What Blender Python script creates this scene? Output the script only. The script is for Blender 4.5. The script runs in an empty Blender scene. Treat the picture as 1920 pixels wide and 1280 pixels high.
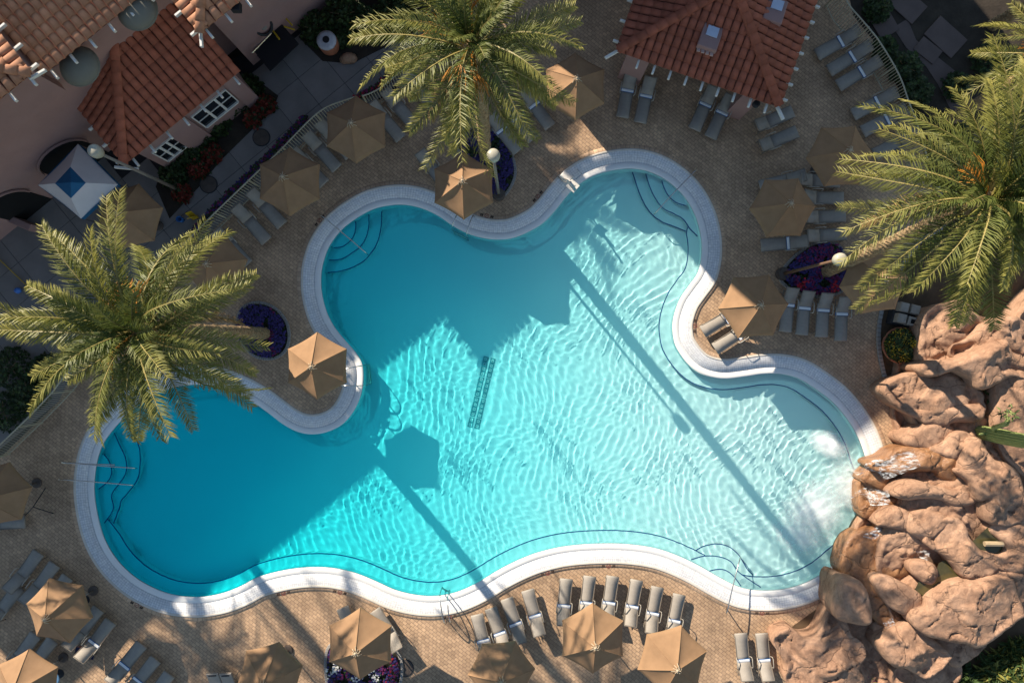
import bpy, math, random
import numpy as np
from mathutils import Vector, Matrix, noise
from mathutils.geometry import tessellate_polygon, delaunay_2d_cdt
random.seed(7); RNG = np.random.RandomState(7)
S = bpy.context.scene
COL = S.collection
R = math.radians

# ------------------------------------------------------------------ camera, sky, sun, exposure
HC, PPM = 28.0, 42.0          # camera height in metres, photo pixels per metre on the ground
cam = bpy.data.objects.new('camera', bpy.data.cameras.new('camera')); COL.objects.link(cam); S.camera = cam
cam.location = (0, 0, HC); cam.rotation_euler = (0, 0, 0)
cam.data.sensor_width = 36; cam.data.lens = 36 * HC / (1920 / PPM); cam.data.clip_end = 600
SUN_EL = 25.0; SD = (0.63, 0.776)          # direction the shadows run, in photo axes (right, down)
world = bpy.data.worlds.new('World'); S.world = world; world.use_nodes = True
wn = world.node_tree; sky = wn.nodes.new('ShaderNodeTexSky'); sky.sky_type = 'NISHITA'; sky.sun_disc = False; sky.dust_density = 0.0; sky.air_density = 1.2
sky.sun_elevation = R(SUN_EL); sky.sun_rotation = math.atan2(-SD[0], SD[1])
wn.links.new(sky.outputs[0], wn.nodes['Background'].inputs[0]); wn.nodes['Background'].inputs[1].default_value = 0.076
sl = bpy.data.lights.new('sun', 'SUN'); sl.energy = 4.8; sl.angle = R(0.5); sl.color = (1.0, 0.89, 0.735)
sl.cycles.is_caustics_light = True
so = bpy.data.objects.new('sun', sl); COL.objects.link(so)
ce = math.cos(R(SUN_EL))
so.rotation_euler = Vector((SD[0] * ce, -SD[1] * ce, -math.sin(R(SUN_EL)))).to_track_quat('-Z', 'Y').to_euler()
S.view_settings.view_transform = 'Standard'; S.view_settings.look = 'None'
S.view_settings.exposure = 1.0; S.view_settings.gamma = 1.0; S.view_settings.use_curve_mapping = False
S.cycles.use_denoising = True
S.cycles.max_bounces = 12; S.cycles.diffuse_bounces = 3; S.cycles.transparent_max_bounces = 12; S.cycles.sample_clamp_indirect = 6

# ------------------------------------------------------------------ coordinates
def P(px, py, h=0.0):
    k = (HC - h) / HC
    return Vector(((px - 960) / PPM * k, (640 - py) / PPM * k, h))
def UV(u, v, h=0.0):           # ground axes of the buildings: u runs with the sun, v across it (pixels)
    x = SD[0] * u + SD[1] * v; y = SD[1] * u - SD[0] * v
    return Vector(((x - 960) / PPM, (640 - y) / PPM, h))
UD = Vector((SD[0], -SD[1], 0)); VD = Vector((SD[1], SD[0], 0))

# ------------------------------------------------------------------ object helpers
def put(o, parent=None, **kw):
    COL.objects.link(o)
    if parent is not None: o.parent = parent
    for k, v in kw.items(): o[k] = v
    return o
def mesh_data(name, V, F, mats, mi=None, smooth=False):
    me = bpy.data.meshes.new(name)
    me.from_pydata([tuple(v) for v in V], [], [tuple(f) for f in F])
    for m in (mats if isinstance(mats, (list, tuple)) else [mats]): me.materials.append(m)
    if mi is not None: me.polygons.foreach_set('material_index', list(mi))
    if smooth: me.shade_smooth()
    me.update(); return me
def obj(name, me, parent=None, loc=None, **kw):
    o = bpy.data.objects.new(name, me)
    if loc is not None: o.location = loc
    return put(o, parent, **kw)
def thing(name, label, cat, loc=(0, 0, 0), rz=0.0, group=None):
    o = bpy.data.objects.new(name, None); o.empty_display_size = .2
    o.location = loc; o.rotation_euler = (0, 0, rz); put(o, label=label, category=cat)
    if group: o['group'] = group
    return o
def children(o): return [c for c in S.objects if c.parent is o]
KIDS = {}
def copy_tree(root, kids, loc, rz, label, group=None, cat=None):
    r = root.copy(); COL.objects.link(r); r.location = loc; r.rotation_euler = (0, 0, rz); r['label'] = label
    if group: r['group'] = group
    if cat: r['category'] = cat
    m = {root.name: r}; out = []
    for k in kids:
        c = k.copy(); COL.objects.link(c); c.parent = m[k.parent.name]; m[k.name] = c; out.append(c)
    return r, out

class MB:                      # collects simple shapes into one mesh
    def __init__(s): s.V = []; s.F = []; s.I = []
    def add(s, V, F, i=0):
        b = len(s.V); s.V += [Vector(v) for v in V]; s.F += [[b + k for k in f] for f in F]; s.I += [i] * len(F); return s
    def box(s, c, d, rz=0.0, i=0, M=None, bev=0.0):
        hx, hy, hz = d[0] / 2, d[1] / 2, d[2] / 2
        if bev:
            b = bev; V = []
            for z, ins in ((-hz, b), (-hz + b, 0), (hz - b, 0), (hz, b)):
                x, y = hx - ins, hy - ins
                V += [(-x, -y, z), (x, -y, z), (x, y, z), (-x, y, z)]
            F = [(3, 2, 1, 0), (12, 13, 14, 15)] + [(4 * r + k, 4 * r + (k + 1) % 4, 4 * r + 4 + (k + 1) % 4, 4 * r + 4 + k) for r in range(3) for k in range(4)]
        else:
            V = [(-hx, -hy, -hz), (hx, -hy, -hz), (hx, hy, -hz), (-hx, hy, -hz), (-hx, -hy, hz), (hx, -hy, hz), (hx, hy, hz), (-hx, hy, hz)]
            F = [(3, 2, 1, 0), (4, 5, 6, 7), (0, 1, 5, 4), (1, 2, 6, 5), (2, 3, 7, 6), (3, 0, 4, 7)]
        T = Matrix.Translation(c) @ Matrix.Rotation(rz, 4, 'Z')
        if M is not None: T = M @ T
        return s.add([T @ Vector(v) for v in V], F, i)
    def tube(s, pts, r, n=6, i=0, closed=False):
        pts = [Vector(p) for p in pts]; N = len(pts); rr = r if isinstance(r, (list, tuple)) else [r] * N
        V = []; F = []; up = Vector((0, 0, 1))
        for k, p in enumerate(pts):
            d = (pts[min(k + 1, N - 1)] - pts[max(k - 1, 0)]).normalized()
            a = d.cross(up)
            if a.length < .05: a = d.cross(Vector((0, 1, 0)))
            a.normalize(); b = a.cross(d)
            for q in range(n):
                t = 2 * math.pi * q / n; V.append(p + (a * math.cos(t) + b * math.sin(t)) * rr[k])
        for k in range(N - 1):
            for q in range(n): F.append((k * n + q, k * n + (q + 1) % n, (k + 1) * n + (q + 1) % n, (k + 1) * n + q))
        F.append(tuple(range(n))[::-1]); F.append(tuple((N - 1) * n + q for q in range(n)))
        return s.add(V, F, i)
    def lathe(s, prof, n=20, c=(0, 0, 0), i=0):
        V = []; F = []
        for r, z in prof:
            for q in range(n):
                t = 2 * math.pi * q / n; V.append((c[0] + r * math.cos(t), c[1] + r * math.sin(t), c[2] + z))
        for k in range(len(prof) - 1):
            for q in range(n): F.append((k * n + q, k * n + (q + 1) % n, (k + 1) * n + (q + 1) % n, (k + 1) * n + q))
        F.append(tuple(range(n))[::-1]); F.append(tuple((len(prof) - 1) * n + q for q in range(n)))
        return s.add(V, F, i)
    def data(s, name, mats, smooth=False): return mesh_data(name, s.V, s.F, mats, s.I, smooth)
    def build(s, name, mats, parent=None, smooth=False, loc=None, **kw): return obj(name, s.data(name, mats, smooth), parent, loc, **kw)

def poly_sheet(name, rings, z, m, parent=None, **kw):
    rings = [[Vector((p[0], p[1], 0)) for p in r] for r in rings]
    T = tessellate_polygon(rings); V = [(p.x, p.y, z) for r in rings for p in r]
    F = []
    for t in T:
        a, b, c = (Vector(V[k]) for k in t)
        F.append(t if (b - a).cross(c - a).z > 0 else t[::-1])
    return obj(name, mesh_data(name, V, F, m), parent, **kw)
def np_grid(name, X, Y, Z, mask, m, smooth=True):
    n, k = X.shape; idx = -np.ones(n * k, dtype=np.int64)
    q = np.stack([np.arange(n * k).reshape(n, k)[:-1, :-1], np.arange(n * k).reshape(n, k)[:-1, 1:], np.arange(n * k).reshape(n, k)[1:, 1:], np.arange(n * k).reshape(n, k)[1:, :-1]], -1).reshape(-1, 4)
    q = q[mask.ravel()[q].all(1)]; used = np.unique(q); idx[used] = np.arange(len(used)); q = idx[q]
    co = np.stack([X, Y, Z], -1).reshape(-1, 3)[used]
    me = bpy.data.meshes.new(name); me.vertices.add(len(co)); me.vertices.foreach_set('co', co.astype(np.float32).ravel())
    me.loops.add(q.size); me.loops.foreach_set('vertex_index', q.astype(np.int32).ravel())
    me.polygons.add(len(q)); me.polygons.foreach_set('loop_start', np.arange(0, q.size, 4, dtype=np.int32)); me.update()
    if smooth: me.shade_smooth()
    me.materials.append(m); return me
def inside(poly, X, Y):
    poly = np.asarray(poly, dtype=float); x = X.ravel(); y = Y.ravel(); r = np.zeros(x.shape, bool)
    a = poly; b = np.roll(poly, -1, 0)
    for (x0, y0), (x1, y1) in zip(a, b):
        if y0 == y1: continue
        c = ((y0 > y) != (y1 > y)) & (x < (x1 - x0) * (y - y0) / (y1 - y0) + x0); r ^= c
    return r.reshape(X.shape)
def edge_dist(poly, X, Y):
    poly = np.asarray(poly, dtype=float); x = X.ravel(); y = Y.ravel(); d = np.full(x.shape, 1e9)
    for (x0, y0), (x1, y1) in zip(poly, np.roll(poly, -1, 0)):
        dx, dy = x1 - x0, y1 - y0; L = dx * dx + dy * dy + 1e-12
        t = np.clip(((x - x0) * dx + (y - y0) * dy) / L, 0, 1); d = np.minimum(d, np.hypot(x - x0 - t * dx, y - y0 - t * dy))
    return d.reshape(X.shape)
def spline(pts, step, closed=True):
    p = np.asarray(pts, dtype=float); n = len(p); out = []
    rng = range(n) if closed else range(n - 1)
    g = (lambda k: p[k % n]) if closed else (lambda k: p[min(max(k, 0), n - 1)])
    for k in rng:
        a, b, c, d = g(k - 1), g(k), g(k + 1), g(k + 2); m = max(1, int(round(np.linalg.norm(c - b) / step)))
        for j in range(m):
            t = j / m; out.append(.5 * ((2 * b) + (c - a) * t + (2 * a - 5 * b + 4 * c - d) * t * t + (3 * b - a - 3 * c + d) * t ** 3))
    if not closed: out.append(p[-1])
    return np.array(out)

# ------------------------------------------------------------------ materials
MATS = {}
def new_mat(name):
    m = bpy.data.materials.new(name); m.use_nodes = True; nt = m.node_tree
    return m, nt, nt.nodes['Principled BSDF']
def N(nt, t, **kw):
    n = nt.nodes.new(t)
    for k, v in kw.items():
        if hasattr(n, k): setattr(n, k, v)
        else: n.inputs[k].default_value = v
    return n
def mixc(nt, fac, a, b, blend='MIX'):
    n = nt.nodes.new('ShaderNodeMix'); n.data_type = 'RGBA'; n.blend_type = blend
    for s, v in ((0, fac), (6, a), (7, b)):
        if hasattr(v, 'links'): nt.links.new(v, n.inputs[s])
        else: n.inputs[s].default_value = v if s == 0 else (*v, 1)
    return n.outputs[2]
def mat(name, col, rough=.8, var=.25, scale=3.0, col2=None, spec=.3, bump=0.0, bscale=None, metal=0.0, obj_rand=0.0, detail=6.0, trans=0.0):
    if name in MATS: return MATS[name]
    m, nt, b = new_mat(name)
    tc = nt.nodes.new('ShaderNodeTexCoord')
    nz = N(nt, 'ShaderNodeTexNoise', Scale=scale, Detail=detail, Roughness=.6); nt.links.new(tc.outputs['Object'], nz.inputs['Vector'])
    mr = N(nt, 'ShaderNodeMapRange'); mr.inputs[1].default_value = .35; mr.inputs[2].default_value = .65; nt.links.new(nz.outputs['Fac'], mr.inputs[0])
    c2 = col2 or tuple(c * (1 - var) for c in col)
    out = mixc(nt, mr.outputs[0], c2, col)
    if obj_rand:
        oi = nt.nodes.new('ShaderNodeObjectInfo'); r2 = N(nt, 'ShaderNodeMapRange'); r2.inputs[3].default_value = 1 - obj_rand; r2.inputs[4].default_value = 1 + obj_rand
        nt.links.new(oi.outputs['Random'], r2.inputs[0]); hv = nt.nodes.new('ShaderNodeHueSaturation'); nt.links.new(r2.outputs[0], hv.inputs['Value']); nt.links.new(out, hv.inputs['Color']); out = hv.outputs[0]
    nt.links.new(out, b.inputs['Base Color'])
    b.inputs['Roughness'].default_value = rough; b.inputs['Specular IOR Level'].default_value = spec; b.inputs['Metallic'].default_value = metal
    if bump:
        n2 = N(nt, 'ShaderNodeTexNoise', Scale=bscale or scale * 6, Detail=5.0); nt.links.new(tc.outputs['Object'], n2.inputs['Vector'])
        bp = N(nt, 'ShaderNodeBump', Strength=min(1.0, bump), Distance=.02); nt.links.new(n2.outputs['Fac'], bp.inputs['Height']); nt.links.new(bp.outputs[0], b.inputs['Normal'])
    if trans:
        tr = nt.nodes.new('ShaderNodeBsdfTranslucent'); nt.links.new(out, tr.inputs[0]); mx = nt.nodes.new('ShaderNodeMixShader'); mx.inputs[0].default_value = trans
        nt.links.new(b.outputs[0], mx.inputs[1]); nt.links.new(tr.outputs[0], mx.inputs[2]); nt.links.new(mx.outputs[0], nt.nodes['Material Output'].inputs[0])
    MATS[name] = m; return m
def brick_mat(name, c1, c2, mortar, bw, bh, rot=0.0, uv=False, msize=.012, rough=.85, bump=.5, offset=.5, blotch=(.66, 1.18), bscale=.5):
    m, nt, b = new_mat(name); tc = nt.nodes.new('ShaderNodeTexCoord'); src = tc.outputs['UV' if uv else 'Object']
    mp = nt.nodes.new('ShaderNodeMapping'); mp.inputs['Rotation'].default_value[2] = rot; nt.links.new(src, mp.inputs[0])
    dn = N(nt, 'ShaderNodeTexNoise', Scale=1.3, Detail=2.0); nt.links.new(tc.outputs['Object'], dn.inputs[0])
    va = nt.nodes.new('ShaderNodeVectorMath'); va.operation = 'MULTIPLY_ADD'; va.inputs[1].default_value = (.05, .05, 0); nt.links.new(dn.outputs['Color'], va.inputs[0]); nt.links.new(mp.outputs[0], va.inputs[2])
    br = nt.nodes.new('ShaderNodeTexBrick'); br.offset = offset; br.inputs['Scale'].default_value = 1
    for k, v in (('Color1', (*c1, 1)), ('Color2', (*c2, 1)), ('Mortar', (*mortar, 1)), ('Mortar Size', msize), ('Brick Width', bw), ('Row Height', bh), ('Mortar Smooth', .3), ('Bias', 0.0)): br.inputs[k].default_value = v
    nt.links.new(va.outputs[0] if not uv else mp.outputs[0], br.inputs[0])
    nz = N(nt, 'ShaderNodeTexNoise', Scale=bscale, Detail=7.0, Roughness=.65); nt.links.new(tc.outputs['Object'], nz.inputs[0])
    mr = N(nt, 'ShaderNodeMapRange'); mr.inputs[1].default_value = .3; mr.inputs[2].default_value = .7; mr.inputs[3].default_value = blotch[0]; mr.inputs[4].default_value = blotch[1]; nt.links.new(nz.outputs['Fac'], mr.inputs[0])
    n3 = N(nt, 'ShaderNodeTexNoise', Scale=9.0, Detail=4.0); nt.links.new(tc.outputs['Object'], n3.inputs[0])
    m3 = N(nt, 'ShaderNodeMapRange'); m3.inputs[3].default_value = .7; m3.inputs[4].default_value = 1.3; nt.links.new(n3.outputs['Fac'], m3.inputs[0])
    mu = nt.nodes.new('ShaderNodeMath'); mu.operation = 'MULTIPLY'; nt.links.new(mr.outputs[0], mu.inputs[0]); nt.links.new(m3.outputs[0], mu.inputs[1])
    hs = nt.nodes.new('ShaderNodeHueSaturation'); nt.links.new(br.outputs['Color'], hs.inputs['Color']); nt.links.new(mu.outputs[0], hs.inputs['Value'])
    nt.links.new(hs.outputs[0], b.inputs['Base Color']); b.inputs['Roughness'].default_value = rough; b.inputs['Specular IOR Level'].default_value = .25
    bp = N(nt, 'ShaderNodeBump', Strength=bump, Distance=.015); bp.invert = True; nt.links.new(br.outputs['Fac'], bp.inputs['Height']); nt.links.new(bp.outputs[0], b.inputs['Normal'])
    MATS[name] = m; return m

M_paver = brick_mat('tan_pavers', (.56, .37, .225), (.42, .275, .17), (.25, .165, .115), .21, .14, R(38), msize=.010)
M_border = brick_mat('border_pavers', (.60, .41, .27), (.50, .34, .225), (.32, .225, .155), .17, .30, 0, uv=True, msize=.010, offset=0)
M_tileband = brick_mat('coping_tiles', (.78, .77, .75), (.68, .68, .69), (.50, .50, .52), .10, .10, 0, uv=True, msize=.008, rough=.35, bump=.2, offset=0, blotch=(.84, 1.05))
M_bullnose = mat('white_bullnose', (.84, .82, .78), .4, .05, 2.0)
M_rim = mat('cream_rim', (.66, .60, .52), .6, .15, 2.0)
M_conc = mat('walkway_concrete', (.235, .21, .195), .9, .22, .8, bump=.2, bscale=20, obj_rand=.07)
M_conc2 = mat('light_concrete', (.36, .33, .30), .9, .2, 1.2)
M_soil = mat('brown_soil', (.13, .085, .05), .95, .4, 1.5, bump=.8, bscale=12)
M_darksoil = mat('dark_soil', (.05, .038, .028), .95, .45, 1.2, bump=.8, bscale=10)
M_path = mat('pink_path', (.13, .095, .085), .9, .2, 1.0)
M_pink = mat('pink_stucco', (.33, .20, .18), .9, .12, .9, bump=.25, bscale=30)
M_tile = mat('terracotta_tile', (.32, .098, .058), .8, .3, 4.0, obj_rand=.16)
M_tile2 = mat('pale_terracotta', (.50, .235, .13), .8, .3, 4.0, obj_rand=.18)  # paler, more orange tile colour for the main wing roofs
M_under = mat('roof_underlay', (.20, .07, .045), .9, .2)
M_white = mat('white_trim', (.72, .68, .62), .6, .1)
M_glass = mat('dark_glass', (.012, .015, .02), .08, .1, spec=.6)
M_black = mat('black_void', (.008, .008, .009), .6, .1)
M_dark = mat('charcoal', (.03, .03, .034), .7, .2)
M_steel = mat('brushed_steel', (.55, .54, .52), .25, .1, metal=1.0)
M_fence = mat('cream_fence_paint', (.42, .38, .28), .6, .15)
M_sling = mat('taupe_sling', (.31, .275, .235), .75, .1, 6.0, bump=.2, bscale=80, obj_rand=.05)
M_frame = mat('taupe_frame', (.20, .165, .13), .5, .1)
M_band = mat('white_band', (.82, .82, .80), .7, .06)
M_blue = mat('blue_trim', (.03, .14, .38), .6, .1)
M_canvas = mat('tan_canvas', (.315, .185, .098), .85, .14, 2.5, bump=.15, bscale=60, obj_rand=.03)
M_rope = mat('pale_rope', (.50, .40, .28), .8, .2)
M_wood = mat('umbrella_pole', (.30, .27, .23), .5, .1)
M_lamp = mat('lamp_globe', (.42, .39, .31), .35, .08)
M_post = mat('lamp_post_paint', (.22, .19, .165), .6, .1)
M_footing = mat('lamp_footing', (.11, .085, .07), .8, .3)
M_bark = mat('palm_bark', (.36, .245, .135), .95, .6, 9.0, bump=.9, bscale=25)
M_blueline = mat('blue_tile_line', (.02, .09, .30), .4, .3, 30.0)
M_grate = mat('drain_grate', (.10, .36, .42), .5, .2)
M_terra = mat('terracotta_pot', (.36, .13, .07), .8, .2)
M_leafd = mat('dark_leaf', (.035, .06, .018), .55, .4, 3.0, trans=.2)
M_leafm = mat('green_leaf', (.07, .115, .03), .55, .35, 3.0, trans=.2)
M_leafy = mat('yellow_leaf', (.26, .24, .05), .55, .35, 3.0, trans=.2)
M_leafr = mat('red_leaf', (.22, .035, .02), .6, .35, 3.0, trans=.2)
M_purple = mat('violet_petal', (.045, .03, .14), .7, .3)
M_magenta = mat('magenta_petal', (.17, .015, .085), .7, .3)
M_redp = mat('red_petal', (.50, .02, .04), .7, .3)
M_whitep = mat('white_petal', (.75, .72, .66), .7, .1)
M_yellow = mat('yellow_petal', (.60, .40, .03), .7, .2)
M_brightyellow = mat('yellow_plastic', (.55, .36, .02), .5, .1)
M_tent = mat('white_tent_fabric', (.62, .58, .58), .8, .06)
M_tentblue = mat('blue_tent_fabric', (.015, .11, .24), .8, .1)
M_cactus = mat('cactus_skin', (.30, .35, .12), .6, .2, 6.0)
M_fruit = mat('orange_stalk', (.50, .20, .025), .6, .3, 6.0)
M_mark = mat('brown_marking', (.06, .035, .025), .8, .2)
M_board = mat('black_board', (.012, .014, .018), .5, .1)

def frond_mat():
    m, nt, b = new_mat('palm_leaflets'); tc = nt.nodes.new('ShaderNodeTexCoord')
    sp = nt.nodes.new('ShaderNodeSeparateXYZ'); nt.links.new(tc.outputs['Object'], sp.inputs[0])
    mr = N(nt, 'ShaderNodeMapRange'); mr.inputs[1].default_value = 1.2; mr.inputs[2].default_value = 4.2; nt.links.new(sp.outputs[1], mr.inputs[0])
    nz = N(nt, 'ShaderNodeTexNoise', Scale=2.2, Detail=4.0); nt.links.new(tc.outputs['Object'], nz.inputs[0])
    ad = nt.nodes.new('ShaderNodeMath'); ad.operation = 'MULTIPLY'; nt.links.new(mr.outputs[0], ad.inputs[0]); nt.links.new(nz.outputs[0], ad.inputs[1])
    c = mixc(nt, ad.outputs[0], (.085, .115, .025), (.54, .44, .12))
    oi = nt.nodes.new('ShaderNodeObjectInfo'); r2 = N(nt, 'ShaderNodeMapRange'); r2.inputs[1].default_value = .7; nt.links.new(oi.outputs['Random'], r2.inputs[0])
    r2.inputs[3].default_value = 0; r2.inputs[4].default_value = .4
    c = mixc(nt, r2.outputs[0], c, (.32, .28, .045))
    nt.links.new(c, b.inputs['Base Color']); b.inputs['Roughness'].default_value = .5; b.inputs['Specular IOR Level'].default_value = .3
    tr = nt.nodes.new('ShaderNodeBsdfTranslucent'); nt.links.new(c, tr.inputs[0]); mx = nt.nodes.new('ShaderNodeMixShader'); mx.inputs[0].default_value = .28
    nt.links.new(b.outputs[0], mx.inputs[1]); nt.links.new(tr.outputs[0], mx.inputs[2]); nt.links.new(mx.outputs[0], nt.nodes['Material Output'].inputs[0]); return m
M_frond = frond_mat()
M_dead = mat('dead_frond', (.30, .19, .08), .8, .4)
M_rachis = mat('frond_midrib', (.30, .24, .08), .5, .2)

def rock_mat(name, c1, c2, c3, rough=.9, spec=.2):
    m, nt, b = new_mat(name); tc = nt.nodes.new('ShaderNodeTexCoord')
    n1 = N(nt, 'ShaderNodeTexNoise', Scale=.9, Detail=8.0, Roughness=.65, Distortion=.6); nt.links.new(tc.outputs['Object'], n1.inputs[0])
    cr = nt.nodes.new('ShaderNodeValToRGB'); e = cr.color_ramp.elements; e[0].position = .3; e[0].color = (*c1, 1); e[1].position = .72; e[1].color = (*c3, 1)
    k = cr.color_ramp.elements.new(.5); k.color = (*c2, 1); nt.links.new(n1.outputs[0], cr.inputs[0])
    mp = nt.nodes.new('ShaderNodeMapping'); mp.inputs['Scale'].default_value = (1, 1, 4); mp.inputs['Rotation'].default_value = (.5, .3, .6); nt.links.new(tc.outputs['Object'], mp.inputs[0])
    n2 = N(nt, 'ShaderNodeTexNoise', Scale=3.5, Detail=9.0, Roughness=.7, Distortion=1.0); nt.links.new(mp.outputs[0], n2.inputs[0])
    mr = N(nt, 'ShaderNodeMapRange'); mr.inputs[1].default_value = .3; mr.inputs[2].default_value = .7; mr.inputs[3].default_value = .65; mr.inputs[4].default_value = 1.2; nt.links.new(n2.outputs[0], mr.inputs[0])
    hs = nt.nodes.new('ShaderNodeHueSaturation'); nt.links.new(cr.outputs[0], hs.inputs['Color']); nt.links.new(mr.outputs[0], hs.inputs['Value'])
    nt.links.new(hs.outputs[0], b.inputs['Base Color']); b.inputs['Roughness'].default_value = rough; b.inputs['Specular IOR Level'].default_value = spec
    nw = N(nt, 'ShaderNodeTexNoise', Scale=1.1, Detail=4.0); nt.links.new(tc.outputs['Object'], nw.inputs[0])
    va = nt.nodes.new('ShaderNodeVectorMath'); va.operation = 'MULTIPLY_ADD'; va.inputs[1].default_value = (1.3, 1.3, 1.3); nt.links.new(nw.outputs['Color'], va.inputs[0]); nt.links.new(tc.outputs['Object'], va.inputs[2])
    vo = nt.nodes.new('ShaderNodeTexVoronoi'); vo.feature = 'DISTANCE_TO_EDGE'; vo.inputs['Scale'].default_value = .42; nt.links.new(va.outputs[0], vo.inputs[0])
    ck = N(nt, 'ShaderNodeMapRange'); ck.inputs[1].default_value = 0; ck.inputs[2].default_value = .02; nt.links.new(vo.outputs['Distance'], ck.inputs[0])
    dk = N(nt, 'ShaderNodeMapRange'); dk.inputs[3].default_value = .72; dk.inputs[4].default_value = 1; nt.links.new(ck.outputs[0], dk.inputs[0])
    mm = nt.nodes.new('ShaderNodeMath'); mm.operation = 'MULTIPLY'; nt.links.new(mr.outputs[0], mm.inputs[0]); nt.links.new(dk.outputs[0], mm.inputs[1]); nt.links.new(mm.outputs[0], hs.inputs['Value'])
    hh = nt.nodes.new('ShaderNodeMath'); hh.operation = 'MULTIPLY_ADD'; hh.inputs[1].default_value = .45; nt.links.new(ck.outputs[0], hh.inputs[0]); nt.links.new(n2.outputs[0], hh.inputs[2])
    bp = N(nt, 'ShaderNodeBump', Strength=.8, Distance=.07); nt.links.new(hh.outputs[0], bp.inputs['Height']); nt.links.new(bp.outputs[0], b.inputs['Normal']); return m
M_rock = rock_mat('sandstone', (.27, .15, .095), (.40, .235, .15), (.49, .305, .205))
M_rockw = rock_mat('wet_orange_sandstone', (.17, .08, .04), (.32, .155, .07), (.40, .23, .12), .35, .5)
# ------------------------------------------------------------------ pool outline (photo pixels at ground level)
SHORE = [(1180,316),(1215,321),(1250,338),(1282,367),(1303,402),(1314,440),(1316,475),(1309,510),(1292,535),(1275,560),(1264,590),(1261,615),(1265,643),(1276,664),(1291,683),(1310,698),(1335,707),(1362,710),(1397,706),(1432,701),(1465,701),(1497,709),(1527,727),(1560,752),(1585,780),(1603,807),(1617,838),(1626,872),(1630,910),(1628,950),(1614,990),(1594,1024),(1570,1052),(1540,1077),(1502,1096),(1465,1105),(1430,1107),(1400,1104),(1376,1096),(1345,1080),(1310,1060),(1272,1042),(1235,1029),(1197,1022),(1160,1019),(1122,1019),(1085,1021),(1047,1026),(1010,1035),(985,1044),(958,1056),(930,1071),(892,1094),(855,1110),(817,1117),(780,1115),(742,1106),(708,1091),(680,1079),(652,1070),(618,1064),(580,1063),(542,1067),(505,1075),(478,1084),(448,1100),(412,1113),(370,1119),(325,1115),(287,1102),(250,1080),(217,1047),(194,1007),(181,960),(176,915),(180,872),(190,838),(207,811),(234,781),(270,750),(302,734),(337,724),(375,721),(412,727),(446,740),(478,757),(505,776),(530,795),(557,809),(585,814),(615,809),(642,795),(662,772),(676,742),(681,712),(679,685),(670,665),(655,647),(640,630),(625,610),(612,584),(603,548),(602,515),(607,488),(618,460),(640,431),(668,409),(700,392),(730,385),(760,384),(792,391),(822,405),(850,424),(880,439),(910,447),(937,449),(962,446),(990,435),(1017,419),(1040,396),(1060,371),(1080,350),(1108,332),(1140,321)]
sh = spline(SHORE, 6.0)
SH = np.stack([(sh[:, 0] - 960) / PPM, (640 - sh[:, 1]) / PPM], 1)      # world, clockwise seen from above
def smooth_n(p):
    t = np.roll(p, -1, 0) - np.roll(p, 1, 0); n = np.stack([-t[:, 1], t[:, 0]], 1); n /= np.linalg.norm(n, axis=1)[:, None]
    for _ in range(4): n = n + np.roll(n, 1, 0) + np.roll(n, -1, 0); n /= np.linalg.norm(n, axis=1)[:, None]
    return n
NO = smooth_n(SH)
if inside(SH, *(SH[:1] + NO[:1] * .3).T).any(): NO = -NO                # NO points away from the water
def off(d): return SH + NO * d
ARC = np.concatenate([[0], np.cumsum(np.linalg.norm(np.roll(SH, -1, 0) - SH, axis=1))])
WATER_Z = -0.07

def ring(name, prof, mats, mi=None, parent=None, **kw):
    """closed strip round the pool: prof = [(offset, z)], one material index per band"""
    n = len(SH); V = []; UVs = []
    for d, z in prof:
        o = off(d)
        for k in range(n + 1): V.append((o[k % n][0], o[k % n][1], z))
    F = []; I = []; uv = []
    for j in range(len(prof) - 1):
        for k in range(n):
            a = j * (n + 1) + k; q = (a, a + n + 1, a + n + 2, a + 1)
            pa, pb, pc = (Vector(V[i]) for i in q[:3]); fl = (pb - pa).cross(pc - pa).z < 0
            if fl: q = q[::-1]
            F.append(q); I.append(mi[j] if mi else 0)
            for i in q: r = i // (n + 1); c = i % (n + 1); uv.append((ARC[c], prof[r][0]))
    me = mesh_data(name, V, F, mats, I, True)
    l = me.uv_layers.new(name='UVMap'); l.data.foreach_set('uv', np.array(uv, dtype=np.float32).ravel())
    return obj(name, me, parent, **kw)

# ------------------------------------------------------------------ ground and pavings
hole = off(.90)
poly_sheet('ground', [[(-300, -300), (300, -300), (300, 300), (-300, 300)], hole], -.03, M_darksoil, kind='structure')
def gp(pts): return [tuple(P(x, y))[:2] for x, y in pts]
DECK = [(-60,905),(0,858),(60,800),(110,752),(135,700),(180,640),(235,570),(290,520),(362,468),(420,412),(506,345),(560,275),(600,240),(640,218),(690,200),(740,170),(790,110),(840,-40),(1580,-60),(1600,30),(1640,80),(1668,140),(1700,190),(1745,330),(1760,420),(1720,450),(1672,520),(1650,580),(1645,640),(1655,700),(1672,745),(1700,790),(1722,850),(1600,1000),(1640,1120),(1560,1120),(1470,1185),(1480,1420),(-60,1420)]
poly_sheet('pool_deck', [gp(DECK), hole], 0.0, M_paver, kind='structure')
poly_sheet('planter_ground', [gp([(1745,330),(1760,420),(1720,450),(1672,520),(1650,580),(1645,640),(1655,700),(1672,745),(1700,790),(1722,850),(1600,1000),(1640,1120),(1560,1120),(1470,1185),(1480,1420),(2400,1420),(2400,330)])], -.008, M_soil, kind='structure')
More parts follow.
